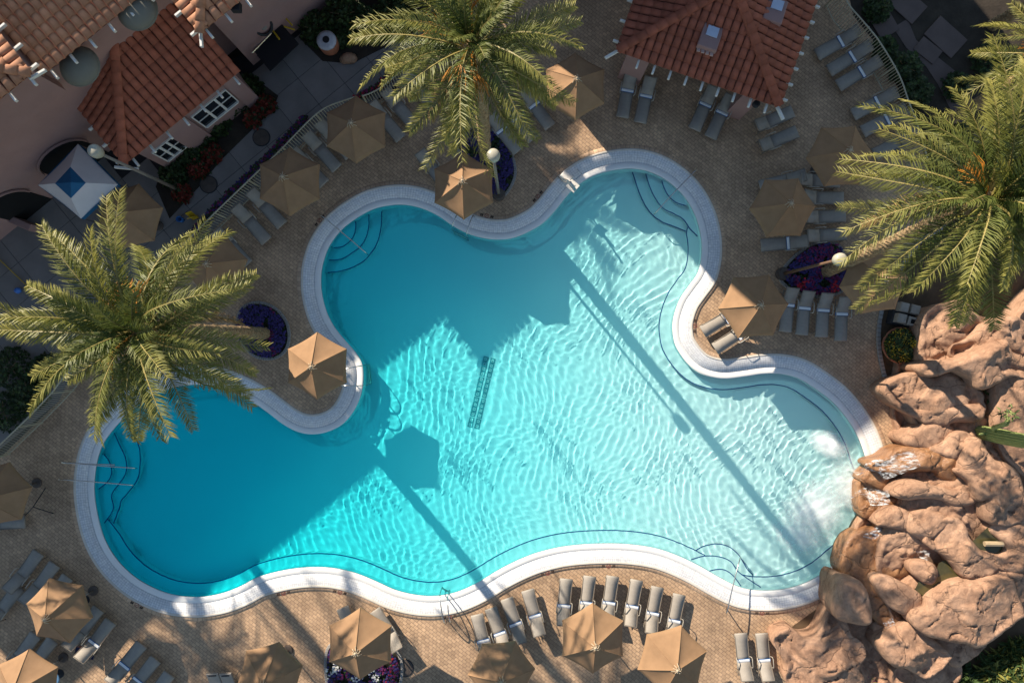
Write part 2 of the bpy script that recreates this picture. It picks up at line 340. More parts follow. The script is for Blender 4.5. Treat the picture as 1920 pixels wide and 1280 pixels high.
# pale kerb of the rock planter
kp = spline([(1757,350),(1768,420),(1722,455),(1676,523),(1652,582),(1646,640),(1656,700),(1674,747),(1704,795),(1735,860)], 8, False)
mb = MB(); kk = [Vector(((x - 960) / PPM, (640 - y) / PPM, 0)) for x, y in kp]
for a, b in zip(kk[:-1], kk[1:]):
    d = (b - a); mb.box((a + b) / 2 + Vector((0, 0, .05)), (d.length * .92, .17, .1), math.atan2(d.y, d.x), bev=.015)
mb.build('kerb', M_conc2, kind='structure')
# concrete walkway of separate slabs between the building and the deck
walk = poly_sheet('walkway', [gp([(-200,905),(0,858),(110,752),(135,700),(235,570),(362,468),(506,345),(600,240),(690,200),(790,110),(840,-40),(700,-60),(300,200),(100,300),(-200,420)])], -.016, M_dark, kind='structure')
WALKP = np.array(gp([(-60,890),(0,862),(110,755),(135,700),(235,570),(362,468),(506,345),(600,240),(690,200),(790,110),(840,-40),(700,-60),(470,170),(380,230),(300,340),(200,300),(100,290),(-60,330)]))
sm = MB().box((0, 0, -.02), (1.47, 1.47, .04), bev=.008).data('slab', M_conc)
cnt = 0
for iu in range(-4, 26):
    for iv in range(-16, 14):
        c = UV(60 + iu * 62.5, 60 + iv * 62.5)
        if inside(WALKP, np.array([c.x]), np.array([c.y]))[0]:
            o = obj('slab', sm, walk, (c.x, c.y, -.006 + random.uniform(-.002, .002))); o.rotation_euler = (0, 0, math.atan2(UD.y, UD.x)); cnt += 1
# paths beyond the right fence
pth = poly_sheet('path', [gp([(1675,52),(1702,35),(1718,75),(1785,128),(1827,162),(1815,225),(1797,235),(1760,160),(1737,125),(1700,90)])], -.012, M_path, kind='structure')
sl2 = MB().box((0, 0, .0), (1.55, 1.05, .05), bev=.012).data('path_slab', M_path)
for (x, y, a, s) in ((1773,70,-42,1.05),(1700,8,-42,1.0),(1655,40,-60,.9),(1740,95,-38,.7),(1850,260,-30,.8)):
    o = obj('path_slab', sl2, pth, P(x, y, .01)); o.rotation_euler = (0, 0, R(a)); o.scale = (s, s, 1)

# ------------------------------------------------------------------ pool shell
shell = bpy.data.objects.new('pool', None); put(shell, kind='structure')
bx = np.linspace(SH[:, 0].min() - 1.5, SH[:, 0].max() + 1.5, 120); by = np.linspace(SH[:, 1].min() - 1.5, SH[:, 1].max() + 1.5, 70)
X, Y = np.meshgrid(bx, by)
def depth(X, Y):
    t = np.clip((X + 9) / 22, 0, 1); t = t * t * (3 - 2 * t); return -1.02 + .28 * t
def pool_mat():
    m, nt, b = new_mat('pool_plaster'); tc = nt.nodes.new('ShaderNodeTexCoord')
    n1 = N(nt, 'ShaderNodeTexNoise', Scale=.35, Detail=6.0); nt.links.new(tc.outputs['Object'], n1.inputs[0])
    c = mixc(nt, n1.outputs[0], (.67, .86, .88), (.73, .89, .90)); nt.links.new(c, b.inputs['Base Color']); b.inputs['Roughness'].default_value = .9; b.inputs['Specular IOR Level'].default_value = 0; return m
M_plaster = pool_mat()
def caustic(o): o.cycles.is_caustics_receiver = True; return o
fl = caustic(obj('pool_floor', np_grid('pool_floor', X, Y, depth(X, Y), np.ones_like(X, bool), M_plaster), shell))
caustic(ring('pool_wall', [(0, -.05), (0, -1.8)], M_plaster, None, shell))
ring('bullnose', [(0.0, -.10), (.0, -.035), (.015, -.012), (.05, 0), (.25, .008), (.262, .0)], M_bullnose, None, shell)
ring('tile_band', [(.262, -.006), (.30, -.006), (.305, .008), (.80, .014)], M_tileband, None, shell)
ring('rim', [(.80, .005), (.802, .03), (.815, .036), (.875, .036), (.89, .03), (.90, 0), (.90, -.2)], M_rim, None, shell)
ring('paver_border', [(.895, .003), (1.07, .004), (1.071, 0)], M_border, None, shell)

def near(x, y):
    p = np.array([(x - 960) / PPM, (640 - y) / PPM]); return int(np.argmin(np.linalg.norm(SH - p, axis=1)))
def seg(i0, i1):
    n = len(SH); return [(i0 + k) % n for k in range((i1 - i0) % n + 1)]
def ledge(name, line, z, back, label=None, curb=.0):
    """underwater tread: line = inner edge (world xy), back = closing points beyond the pool wall"""
    poly = [tuple(p) for p in line] + [tuple(p) for p in back]
    o = caustic(poly_sheet(name, [poly], z, M_plaster, shell))
    V = []; F = []
    for k, p in enumerate(line): V += [(p[0], p[1], z), (p[0], p[1], -1.8)]
    for k in range(len(line) - 1): F.append((2 * k, 2 * k + 1, 2 * k + 3, 2 * k + 2))
    caustic(obj(name + '_riser', mesh_data(name + '_riser', V, F, M_plaster), shell))
    mb = MB(); L = [Vector((p[0], p[1], z + .004)) for p in line]
    V = []; F = []
    for k, p in enumerate(L):
        d = (L[min(k + 1, len(L) - 1)] - L[max(k - 1, 0)]).normalized(); n = Vector((-d.y, d.x, 0))
        q = Vector((back[len(back) // 2][0], back[len(back) // 2][1], 0))
        V += [p + n * .021, p - n * .021, p + n * .021 - Vector((0, 0, .03)), p - n * .021 - Vector((0, 0, .03))]
    for k in range(len(L) - 1): a = 4 * k; F += [(a, a + 1, a + 5, a + 4), (a + 2, a, a + 4, a + 6), (a + 1, a + 3, a + 7, a + 5)]
    caustic(obj('tile_line', mesh_data('tile_line', V, F, M_blueline), shell))
# bench along the right and bottom sides (offset of the shore line, tapering out at its ends)
def bench(i0, i1, w, z, t0=10, t1=10):
    ids = seg(i0, i1); n = len(ids); line = []
    for k, i in enumerate(ids):
        f = min(1, k / t0, (n - 1 - k) / t1) if t0 and t1 else 1
        f = math.sin(f * math.pi / 2); line.append(tuple(SH[i] - NO[i] * (w * f + .01)))
    ledge('bench', line, z, [tuple(SH[i] + NO[i] * .12) for i in ids[::-1]])
bench(near(1303, 402), near(1630, 930), .50, -.50, 6, 14)
bench(near(1612, 995), near(182, 968), .47, -.50, 14, 10)
def steps(lines, anchors):
    for k, ln in enumerate(lines):
        l = spline(ln, 5, False); l = [((x - 960) / PPM, (640 - y) / PPM) for x, y in l]
        a, b = near(*ln[0]), near(*ln[-1]); ids = seg(a, b)
        if len(ids) > len(SH) / 2: ids = seg(b, a)[::-1]
        ledge('step', l, -.24 - .22 * k, [tuple(SH[i] + NO[i] * .12) for i in ids[::-1]])
steps([[(624,463),(640,461),(655,450),(663,436),(665,418),(664,414)],
       [(613,486),(635,484),(655,473),(672,460),(683,442),(688,420),(688,399)],
       [(608,509),(640,504),(672,490),(692,470),(704,447),(710,420),(711,392)]], None)
steps([[(1243,337),(1247,350),(1256,366),(1270,378),(1288,384)],
       [(1214,322),(1221,345),(1233,370),(1248,388),(1268,398),(1285,408),(1297,425),(1312,440)],
       [(1190,317),(1199,345),(1209,370),(1224,394),(1245,411),(1265,419),(1285,427),(1314,440)]], None)
steps([[(190,853),(199,865),(204,880),(203,893),(196,905),(180,918)],
       [(205,813),(216,838),(226,860),(228,885),(220,902),(205,922),(200,935),(203,958),(186,985)],
       [(226,790),(240,820),(249,845),(250,880),(244,905),(230,925),(214,944),(210,960),(194,1002)]], None)
steps([[(1330,1074),(1345,1070),(1362,1071),(1378,1082),(1392,1101)],
       [(1300,1054),(1325,1047),(1352,1048),(1375,1057),(1388,1075),(1405,1088),(1432,1106)],
       [(1296,1052),(1320,1033),(1350,1026),(1375,1032),(1395,1050),(1410,1075),(1440,1106)]], None)
# main drain: two columns of grated squares on the floor
dg = MB(); fr = MB()

for a, b, w, h in ((0, .105, .26, .05), (0, -.105, .26, .05), (.105, 0, .05, .16), (-.105, 0, .05, .16), (0, 0, .05, .05)):
    dg.box((a, b, 0), (w, h, .03))
gm = dg.data('grate', M_grate)
drain = thing('floor_drain', 'long double row of dark square grates set in the middle of the pool floor', 'drain', (0, 0, 0))
A = Vector(P(918, 672)); B = Vector(P(887, 803)); A *= 1.035; B *= 1.035
ax = (B - A).normalized(); nx = Vector((-ax.y, ax.x, 0)); L = (B - A).length; n = 14
for k in range(n):
    for sd in (-1, 1):
        p = A + ax * (L * (k + .1 + .12 * (k // 2 % 2 == 0)) / n) + nx * sd * .16
        o = obj('grate', gm, drain, (p.x, p.y, float(depth(np.array(p.x), np.array(p.y))) + .02)); o.rotation_euler = (0, 0, math.atan2(ax.y, ax.x)); o.scale = (.85, .85, 1); caustic(o)

# ------------------------------------------------------------------ water: a rippled surface that really refracts the sun
dx = .046
bx = np.arange(SH[:, 0].min() - 2.8, SH[:, 0].max() + 2.8, dx); by = np.arange(SH[:, 1].min() - 2.8, SH[:, 1].max() + 2.8, dx)
X, Y = np.meshgrid(bx, by); Z = np.zeros_like(X)
rs = np.random.RandomState(5)
wf = P(1560, 865)
wx = X + .25 * np.sin(Y * .9 + 1) + .18 * np.sin(X * 1.3 + Y * .5); wy = Y + .25 * np.sin(X * .8) + .15 * np.sin(Y * 1.7 - X * .6)
r0 = np.hypot(X - wf.x, Y - wf.y)
for k in range(13):                       # rings running out from the waterfall
    cx, cy = wf.x + rs.normal(0, 1.6), wf.y + rs.normal(-.6, 2.0); lam = .31 * math.exp(rs.uniform(-.15, .4)); kk = 2 * math.pi / lam
    Z += .0038 * lam ** 2 * np.sin(kk * np.hypot(wx - cx, wy - cy) + rs.uniform(0, 6.3))
for k in range(14):
    lam = .21 * math.exp(rs.uniform(0, .8)); kk = 2 * math.pi / lam; a = rs.uniform(0, 2 * math.pi)
    Z += .0046 * lam ** 2 * np.sin(kk * (wx * math.cos(a) + wy * math.sin(a)) + rs.uniform(0, 6.3))
for k in range(10):                       # choppy water near the fall
    lam = .20 * math.exp(rs.uniform(0, .6)); kk = 2 * math.pi / lam; a = rs.uniform(0, 2 * math.pi)
    Z += .0055 * lam ** 2 * np.exp(-(r0 / 5.0) ** 2) * np.sin(kk * (wx * math.cos(a) + wy * math.sin(a)) + rs.uniform(0, 6.3))
Z *= (1.0 + .22 * np.sin(X * .35 + 2) * np.cos(Y * .4)) * (1.0 + .22 * np.clip(X / 14, -.5, 1))
def blur(A, n):
    for ax in (0, 1):
        for _ in range(2):
            c = np.cumsum(np.concatenate([np.repeat(A.take([0], ax), n, ax), A, np.repeat(A.take([-1], ax), n, ax)], ax), ax)
            L = A.shape[ax]; A = (c.take(range(2 * n, 2 * n + L), ax) - c.take(range(0, L), ax)) / (2 * n)
    return A
env = np.sqrt(blur(Z ** 2, 9)) + 1e-6                # keep the swell even where wave trains pile up or cancel
Z = Z * (np.sqrt((Z ** 2).mean()) / env) ** .75
msk = inside(off(2.6), X, Y)
wm, nt, b = new_mat('pool_water'); nt.nodes.remove(b)
g = nt.nodes.new('ShaderNodeBsdfGlass'); g.inputs['IOR'].default_value = 1.33; g.inputs['Roughness'].default_value = 0
tc = nt.nodes.new('ShaderNodeTexCoord'); sp = nt.nodes.new('ShaderNodeSeparateXYZ'); nt.links.new(tc.outputs['Object'], sp.inputs[0])
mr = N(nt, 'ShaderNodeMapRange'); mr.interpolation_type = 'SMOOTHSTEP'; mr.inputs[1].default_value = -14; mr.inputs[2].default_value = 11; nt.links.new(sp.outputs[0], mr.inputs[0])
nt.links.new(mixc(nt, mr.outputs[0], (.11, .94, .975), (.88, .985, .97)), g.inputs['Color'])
nt.links.new(g.outputs[0], nt.nodes['Material Output'].inputs[0])
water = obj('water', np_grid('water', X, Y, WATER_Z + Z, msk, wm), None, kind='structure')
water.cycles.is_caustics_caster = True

# foam where the waterfall lands
def foam_mat(name, dens):
    m, nt, b = new_mat(name); tc = nt.nodes.new('ShaderNodeTexCoord')
    n1 = N(nt, 'ShaderNodeTexNoise', Scale=1.1, Detail=9.0, Roughness=.72, Distortion=.5); nt.links.new(tc.outputs['Object'], n1.inputs[0])
    n2 = N(nt, 'ShaderNodeTexNoise', Scale=7.0, Detail=9.0, Roughness=.85); nt.links.new(tc.outputs['Object'], n2.inputs[0])
    ln = nt.nodes.new('ShaderNodeVectorMath'); ln.operation = 'LENGTH'; mp = nt.nodes.new('ShaderNodeMapping'); nt.links.new(tc.outputs['Object'], mp.inputs[0]); nt.links.new(mp.outputs[0], ln.inputs[0])
    fo = N(nt, 'ShaderNodeMapRange'); fo.inputs[1].default_value = 0; fo.inputs[2].default_value = 1; fo.inputs[3].default_value = dens; fo.inputs[4].default_value = -.55; nt.links.new(ln.outputs['Value'], fo.inputs[0])
    a1 = nt.nodes.new('ShaderNodeMath'); a1.operation = 'ADD'; nt.links.new(n1.outputs[0], a1.inputs[0]); nt.links.new(fo.outputs[0], a1.inputs[1])
    m2 = nt.nodes.new('ShaderNodeMath'); m2.operation = 'MULTIPLY_ADD'; m2.inputs[1].default_value = .9; nt.links.new(n2.outputs[0], m2.inputs[0]); nt.links.new(a1.outputs[0], m2.inputs[2])
    al = N(nt, 'ShaderNodeMapRange'); al.inputs[1].default_value = 1.0; al.inputs[2].default_value = 1.75; al.inputs[4].default_value = .78; nt.links.new(m2.outputs[0], al.inputs[0])
    nt.links.new(al.outputs[0], b.inputs['Alpha']); b.inputs['Base Color'].default_value = (.88, .92, .92, 1); b.inputs['Roughness'].default_value = .7
    return m, mp
def foam(px, py, rx, ry, dens, rz=0):
    m, mp = foam_mat('foam', dens); c = P(px, py); n = 40
    xs = np.linspace(-rx, rx, n); ys = np.linspace(-ry, ry, n); X, Y = np.meshgrid(xs, ys); r = np.hypot(X / rx, Y / ry)
    Z = .012 + .06 * np.maximum(0, 1 - r) * np.abs(np.sin(X * 5 + Y * 3) * np.cos(Y * 6))
    mp.inputs['Scale'].default_value = (1 / rx, 1 / ry, 0)
    wx, wy = X * math.cos(rz) - Y * math.sin(rz) + c.x, X * math.sin(rz) + Y * math.cos(rz) + c.y
    msk = (r < 1) & inside(off(.0), wx, wy)
    o = obj('foam', np_grid('foam', X, Y, Z, msk, m), None, (c.x, c.y, WATER_Z + .03), kind='stuff'); o.rotation_euler = (0, 0, rz); return o
foam(1555, 832, 1.6, 1.0, 1.1, -.3)
foam(1530, 950, 2.9, 2.4, .84, .5)
foam(1592, 905, 2.4, 2.6, .70)
foam(1500, 1000, 2.8, 2.0, .62)
# brown depth and warning marks set in the border pavers
def marker(px, py, i, label):
    a = near(px, py); c = off(1.0)[a]; t = math.atan2(NO[a][1], NO[a][0]) - math.pi / 2
    th = thing('depth_marking', label, 'pool marking', (c[0], c[1], .006), t, 'brown marks set in the paver border')
    mb = MB(); 
    for x in (-.27, -.20, .20, .27): MB().box((x, 0, 0), (.055, .11, .006)).box((x + .02, .03, .001), (.06, .03, .006)).build('glyph', M_mark, th)
    mb = MB(); n = 14
    for k in range(n): t0 = 2 * math.pi * k / n; mb.box((.085 * math.cos(t0), .085 * math.sin(t0), 0), (.04, .02, .006), t0 + math.pi / 2)
    mb.box((0, 0, 0), (.15, .02, .0065), .8); mb.build('ring_symbol', mat('red_marking', (.25, .07, .05), .8, .1), th)
for k, (x, y, l) in enumerate(((1028,1075,'small brown depth mark in the border left of the long row of loungers'),(1140,1063,'small brown depth mark in the border above the row of six loungers'),(529,1112,'small brown depth mark in the border near the dark trunk shadow, bottom left'),(636,1113,'small brown depth mark in the border above the umbrella over the flower bed'),(255,1130,'small brown depth mark in the shaded border at the lower left bend'),(845,1160,'small brown depth mark at the feet of the ladder by the bottom edge'),(1430,1148,'small brown depth mark under the long rail shadow at bottom right'),(1005,365,'small brown depth mark in the sunny border left of the pool lift'),(915,400,'small brown depth mark in the border behind the ladder by the lamp post'),(1310,610,'small brown depth mark beside the two sunlit loungers on the right bank'),(600,412,'small brown depth mark at the foot of the single rail, upper left steps'))):
    marker(x, y, k, l)
# ------------------------------------------------------------------ buildings
def roof_tile_mesh(name, m, w=.31, l=.47, h=.085):
    n = 6; V = []; F = []
    for y, sc, dz in ((0, 1.0, .035), (l, .84, 0.0)):
        for k in range(n + 1):
            t = math.pi * k / n; V.append((-math.cos(t) * w / 2 * sc, y, math.sin(t) * h * sc + dz))
    for k in range(n): F.append((k, n + 1 + k, n + 2 + k, k + 1))
    for k in range(n + 1):
        t = math.pi * k / n; V.append((-math.cos(t) * w / 2 * .86, 0, math.sin(t) * h * .78 + .03))
    b = 2 * (n + 1)
    for k in range(n): F.append((k, k + 1, b + k + 1, b + k))
    return mesh_data(name, V, F, m, None, True)
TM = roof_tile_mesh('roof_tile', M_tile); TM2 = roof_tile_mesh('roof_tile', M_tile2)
TW, TC = .325, .40
def roof_face(parent, A, a, b, poly, h0, slope, tm, und, tiles):
    """A: eave start (ground xy at height h0), a: unit along the eave, b: unit up the slope, poly: plan outline"""
    poly2 = np.array([(p[0], p[1]) for p in poly]); ps = [((Vector((p[0], p[1], 0)) - A).dot(a), (Vector((p[0], p[1], 0)) - A).dot(b)) for p in poly]
    V = [(p[0], p[1], h0 + t * slope - .02) for p, (s, t) in zip(poly, ps)]
    F = [tuple(range(len(V)))]
    n = (Vector(V[1]) - Vector(V[0])).cross(Vector(V[2]) - Vector(V[0]))
    if n.z < 0: F = [F[0][::-1]]
    obj('roof_deck', mesh_data('roof_deck', V, F, und), parent)
    s0, s1 = min(s for s, t in ps), max(s for s, t in ps); t1 = max(t for s, t in ps); cl = math.sqrt(1 + slope * slope)
    j = 0
    while j * TC / cl < t1:
        t = j * TC / cl; k = 0
        while s0 + (k + .5) * TW < s1:
            s = s0 + (k + .5) * TW; c = A + a * s + b * (t + .15); k += 1
            if inside(poly2, np.array([c.x]), np.array([c.y]))[0]:
                p = A + a * s + b * (t - (.05 if j == 0 else 0)); p.z = h0 + t * slope
                zb = (b + Vector((0, 0, slope))).normalized(); ya = zb; xa = ya.cross(Vector((0, 0, 1))).normalized(); za = xa.cross(ya)
                M = Matrix((xa, ya, za)).transposed().to_4x4(); M = Matrix.Translation(p) @ M @ Matrix.Rotation(random.uniform(-.025, .025), 4, 'Z')
                tiles.append((M, tm))
        j += 1
def hip_row(A, B, tm, tiles, w=1.15):
    A = Vector(A); B = Vector(B); ya = (B - A).normalized(); xa = ya.cross(Vector((0, 0, 1))).normalized(); za = xa.cross(ya); n = int((B - A).length / .42)
    for k in range(n):
        M = Matrix((xa, ya, za)).transposed().to_4x4(); M = Matrix.Translation(A + ya * (k * .42) + Vector((0, 0, .09))) @ M @ Matrix.Scale(w, 4)
        tiles.append((M, tm))
def place_tiles(parent, tiles):
    def scr(M):
        p = M.translation; k = HC / (HC - p.z); x, y = p.x * k, p.y * k; return max(abs(x) / 22.86, abs(y) / 15.24)
    tiles.sort(key=lambda t: scr(t[0])); vis = [t for t in tiles if scr(t[0]) < 1.06]
    for M, tm in vis[:300]: o = obj('roof_tile', tm, parent); o.matrix_world = M
    rest = vis[300:]
    if rest:
        mb = MB()
        for M, tm in rest: mb.add([M @ v.co for v in tm.vertices], [tuple(p.vertices) for p in tm.polygons])
        mb.build('roof_tiles', rest[0][1].materials[0], parent, True, kind='stuff')
def wallbox(name, parent, u0, u1, v0, v1, z0, z1, m=None):
    mb = MB(); V = [UV(u, v, z) for z in (z0, z1) for u, v in ((u0, v0), (u1, v0), (u1, v1), (u0, v1))]
    mb.add(V, [(3, 2, 1, 0), (4, 5, 6, 7), (0, 1, 5, 4), (1, 2, 6, 5), (2, 3, 7, 6), (3, 0, 4, 7)])
    return mb.build(name, m or M_pink, parent)
RT = MB().box((0, 0, 0), (.085, .62, .12), bev=.01).data('rafter_tail', M_white)
def rafters(parent, A, a, b, s0, s1, h, step=.86, out=.33):
    s = s0
    while s < s1:
        p = A + a * s - b * (out - .31); o = obj('rafter_tail', RT, parent, (p.x, p.y, h - .05)); o.rotation_euler = (0, 0, math.atan2(b.y, b.x) - math.pi / 2); s += step

def uvp(*l): return [UV(u, v) for u, v in l]
# --- main wing with the sunlit roofs
hotel = thing('hotel_building', 'pink stucco hotel wing with sunlit orange clay tile roofs in the top left corner', 'building')
wallbox('wall', hotel, 180, 350, -430, 292, 0, 6.15)
wallbox('wall', hotel, 180, 366, -430, 51, 4.9, 6.9)
wallbox('wall', hotel, 200, 395, 292, 517, 0, 6.66)
tiles = []
roof_face(hotel, UV(371, 56), VD, -UD, uvp((371, 56), (371, 300), (180, 300), (180, 56)), 6.25, .17, TM2, M_under, tiles)
roof_face(hotel, UV(384, -150), VD, -UD, uvp((384, -150), (384, 55), (270, -59), (270, -150)), 7.0, .17, TM2, M_under, tiles)
roof_face(hotel, UV(384, 55), -UD, -VD, uvp((384, 55), (200, 55), (200, -59), (270, -59)), 7.0, .17, TM2, M_under, tiles)
roof_face(hotel, UV(472, 274), VD, -UD, uvp((472, 274), (472, 517), (355, 517), (355, 391)), 6.4, .17, TM2, M_under, tiles)
roof_face(hotel, UV(472, 274), -UD, VD, uvp((472, 274), (355, 391), (250, 391), (250, 274)), 6.4, .17, TM2, M_under, tiles)
hip_row(UV(386, 57, 6.97), UV(270, -59, 7.46), TM2, tiles); hip_row(UV(474, 272, 6.37), UV(355, 391, 6.87), TM2, tiles)
place_tiles(hotel, tiles)
rafters(hotel, UV(371, 60), VD, -UD, .2, 5.6, 6.2); rafters(hotel, UV(384, -60), VD, -UD, 0, 2.7, 6.95)
rafters(hotel, UV(384, 55), -UD, -VD, .2, 3.6, 6.95); rafters(hotel, UV(472, 274), VD, -UD, .2, 5.5, 6.35); rafters(hotel, UV(472, 274), -UD, VD, .2, 4, 6.35)
for u, v, h in ((384, 55, 6.95), (472, 274, 6.35)):
    o = obj('rafter_tail', RT, hotel, UV(u + 5, v + (5 if v < 200 else -5), h)); o.rotation_euler = (0, 0, R(-60 if v < 200 else 5))
# dark arched doorways at the foot of the left wall
for v0, v1, h in ((-112, -22, 2.5), (-232, -160, 2.3)):
    mb = MB(); pts = [(v0, 0), (v1, 0)]; n = 12; vm, r = (v0 + v1) / 2, (v1 - v0) / 2
    for k in range(n + 1): t = math.pi * k / n; pts.append((vm + r * math.cos(t), h - .9 + .9 * math.sin(t)))
    V = [UV(351.5, v, z) for v, z in pts] + [UV(346, v, z) for v, z in pts]; m = len(pts)
    mb.add(V, [tuple(range(m))] + [(k, (k + 1) % m, m + (k + 1) % m, m + k) for k in range(m)]); mb.build('archway', M_black, hotel)
    mb = MB(); arc = [UV(353, vm + (r + 3) * math.cos(math.pi * k / n), h - .9 + .97 * math.sin(math.pi * k / n)) for k in range(n + 1)]
    mb.tube(arc, .05, 5); mb.build('arch_trim', M_pink, hotel)
# round domed awnings high on the wall
for x, y in ((150, 125), (258, 20)):
    mb = MB(); mb.lathe([(.70, 0), (.69, .07), (.60, .2), (.42, .31), (.2, .38), (.02, .40)], 28); mb.lathe([(.71, -.04), (.73, .0), (.71, .03)], 28)
    o = mb.build('dome_awning', mat('grey_green_canvas', (.19, .18, .145), .85, .12, 2.0), hotel, True, P(x, y, 5.6 if x < 200 else 5.85))
for x, y in ((443, 14), ):
    o = MB().box((0, 0, 0), (.3, .3, .25)).build('wall_light', M_dark, hotel, loc=P(x, y, 6.2))
# --- low annex
annex = thing('annex_building', 'low pink annex with a shaded red clay hip roof and two groups of white windows', 'building')
wallbox('wall', annex, 345, 450, 48, 262, 0, 3.3)
for v0, v1 in ((106, 150), (236, 262)): wallbox('pilaster', annex, 450, 456, v0, v1, 0, 3.0)
for v0, v1 in ((60, 106), (150, 236)): wallbox('lintel', annex, 450, 452.5, v0 + 4, v1 - 4, 2.5, 2.75, M_pink)
tiles = []; sl_ = .43
roof_face(annex, UV(468, 30), VD, -UD, uvp((468, 30), (468, 273), (350, 273), (350, 148)), 3.2, sl_, TM, M_under, tiles)
roof_face(annex, UV(468, 30), -UD, VD, uvp((468, 30), (350, 148), (350, 30)), 3.2, sl_, TM, M_under, tiles)
hip_row(UV(470, 28, 3.2), UV(350, 148, 4.42), TM, tiles, 1.3); place_tiles(annex, tiles)
rafters(annex, UV(468, 30), VD, -UD, .3, 5.7, 3.1); rafters(annex, UV(468, 30), -UD, VD, .3, 2.8, 3.1)
o = obj('rafter_tail', RT, annex, UV(473, 25, 3.1)); o.rotation_euler = (0, 0, R(85)); o.scale = (1.2, 1.5, 1)
def window_group(parent, v0, v1, z0, z1, cols=3):
    fb = MB(); W = (v1 - v0) / PPM
    def bar(s0, s1, a, b, t=.05, dep=.07):
        V = [UV(u, v0 + s * PPM, z) for u in (450.3, 450.3 + dep * PPM) for s, z in ((s0, a), (s1, a), (s1, b), (s0, b))]
        fb.add(V, [(3, 2, 1, 0), (4, 5, 6, 7), (0, 1, 5, 4), (1, 2, 6, 5), (2, 3, 7, 6), (3, 0, 4, 7)])
    bar(0, W, z0 - .07, z0, dep=.11); bar(0, W, z1, z1 + .05); bar(-.05, 0, z0 - .07, z1 + .05); bar(W, W + .05, z0 - .07, z1 + .05)
    for k in range(1, cols): bar(W * k / cols - .05, W * k / cols + .05, z0, z1)
    bar(0, W, (z0 + z1) / 2 - .02, (z0 + z1) / 2 + .02, dep=.055)
    f = fb.build('window', M_white, parent)
    for k in range(cols):
        for j in range(2):
            s0, s1 = W * k / cols, W * (k + 1) / cols; a, b = (z0, (z0 + z1) / 2) if j == 0 else ((z0 + z1) / 2, z1)
            V = [UV(450.3 + .03 * PPM, v0 + s * PPM, z) for s, z in ((s0, a), (s1, a), (s1, b), (s0, b))]
            obj('pane', mesh_data('pane', V, [(0, 1, 2, 3)], M_glass), f)
window_group(annex, 27 + 36, 97 + 10, .85, 1.95); window_group(annex, 157, 230, 1.0, 2.15)
# --- pool pavilion
pav = thing('pavilion', 'open pool pavilion with a terracotta hip roof on two pink pillars', 'pavilion')
e = Vector((.945, -.328, 0)); nn = Vector((.328, .945, 0))
def Gp(x, y, h=0): return Vector(((x - 960) / PPM, (640 - y) / PPM, h))
L0 = Gp(1137, 152); Wd = 286 / PPM; Dp = 11.0; hw = Wd / 2; EH = 2.9; SLP = .265
Rr = L0 + e * Wd; ap = L0 + e * hw + nn * hw; ap2 = L0 + e * hw + nn * (Dp - hw); LB = L0 + nn * Dp; RB = Rr + nn * Dp
tiles = []
roof_face(pav, L0, e, nn, [L0, Rr, ap], EH, SLP, TM, M_under, tiles)
roof_face(pav, L0, nn, e, [L0, ap, ap2, LB], EH, SLP, TM, M_under, tiles)
roof_face(pav, Rr, nn, -e, [Rr, RB, ap2, ap], EH, SLP, TM, M_under, tiles)
zt = EH + hw * SLP
for q in (L0, Rr): hip_row(Vector((q.x, q.y, EH)), Vector((ap.x, ap.y, zt)), TM, tiles, 1.3)
hip_row(Vector((ap.x, ap.y, zt)), Vector((ap2.x, ap2.y, zt)), TM, tiles, 1.3)
place_tiles(pav, tiles)
rafters(pav, L0, e, nn, .95, Wd - .4, EH - .07, .68, .36); rafters(pav, L0, nn, e, .4, 6, EH - .07, .86, .3); rafters(pav, Rr, nn, -e, .4, 6, EH - .07, .66, .3)
for q, a in ((L0 - (e + nn) * .12, -60), (Rr + (e - nn) * .12, 25)):
    o = obj('rafter_tail', RT, pav, (q.x, q.y, EH - .07)); o.rotation_euler = (0, 0, R(a)); o.scale = (1.3, 1.2, 1)
def rbox(name, parent, o, s0, s1, t0, t1, z0, z1, m):
    c = o + e * ((s0 + s1) / 2) + nn * ((t0 + t1) / 2); mb = MB(); mb.box((0, 0, 0), (s1 - s0, t1 - t0, z1 - z0), bev=.02)
    b = mb.build(name, m, parent, loc=(c.x, c.y, (z0 + z1) / 2)); b.rotation_euler = (0, 0, math.atan2(e.y, e.x)); return b
rbox('pillar', pav, L0, .42, 1.4, .28, .75, 0, 2.85, M_pink); rbox('pillar', pav, L0, Wd - 1.35, Wd - .65, .28, .8, 0, 2.85, M_pink)
rbox('pillar', pav, L0, .42, 1.1, 7.5, 8.1, 0, 2.85, M_pink); rbox('pillar', pav, L0, Wd - 1.1, Wd - .4, 7.5, 8.1, 0, 2.85, M_pink)
rbox('beam', pav, L0, .42, Wd - .42, .34, .60, 2.62, 2.86, M_dark); rbox('back_wall', pav, L0, .6, Wd - .6, 4.2, 4.4, 0, 3.2, M_pink)
def vent(x, y, h):
    c = P(x, y, h); mb = MB().box((0, 0, 0), (.78, 1.0, .26), bev=.03); b = mb.build('roof_vent', M_pink, pav, loc=c); b.rotation_euler = (R(-6), 0, math.atan2(e.y, e.x))
    q = MB().box((0, 0, 0), (.46, .42, .05), bev=.01); g = q.build('skylight', mat('pale_glass', (.45, .5, .62), .15, .1, spec=.8), b, loc=(0, .2, .15))
    q = MB()
    for k in range(4): q.box((-.27 + k * .18, 0, 0), (.13, .16, .05), random.uniform(-.4, .4))
    q.build('mortar_edge', mat('pale_mortar', (.55, .38, .33), .9), b, loc=(0, -.55, -.08))
vent(1331, 72, 3.35); vent(1452, 22, 3.3)
lg = MB().lathe([(.13, 0), (.15, .03), (.15, .16), (.1, .2)], 12).build('wall_lantern', M_dark, pav, loc=P(1416, 197, 2.4))
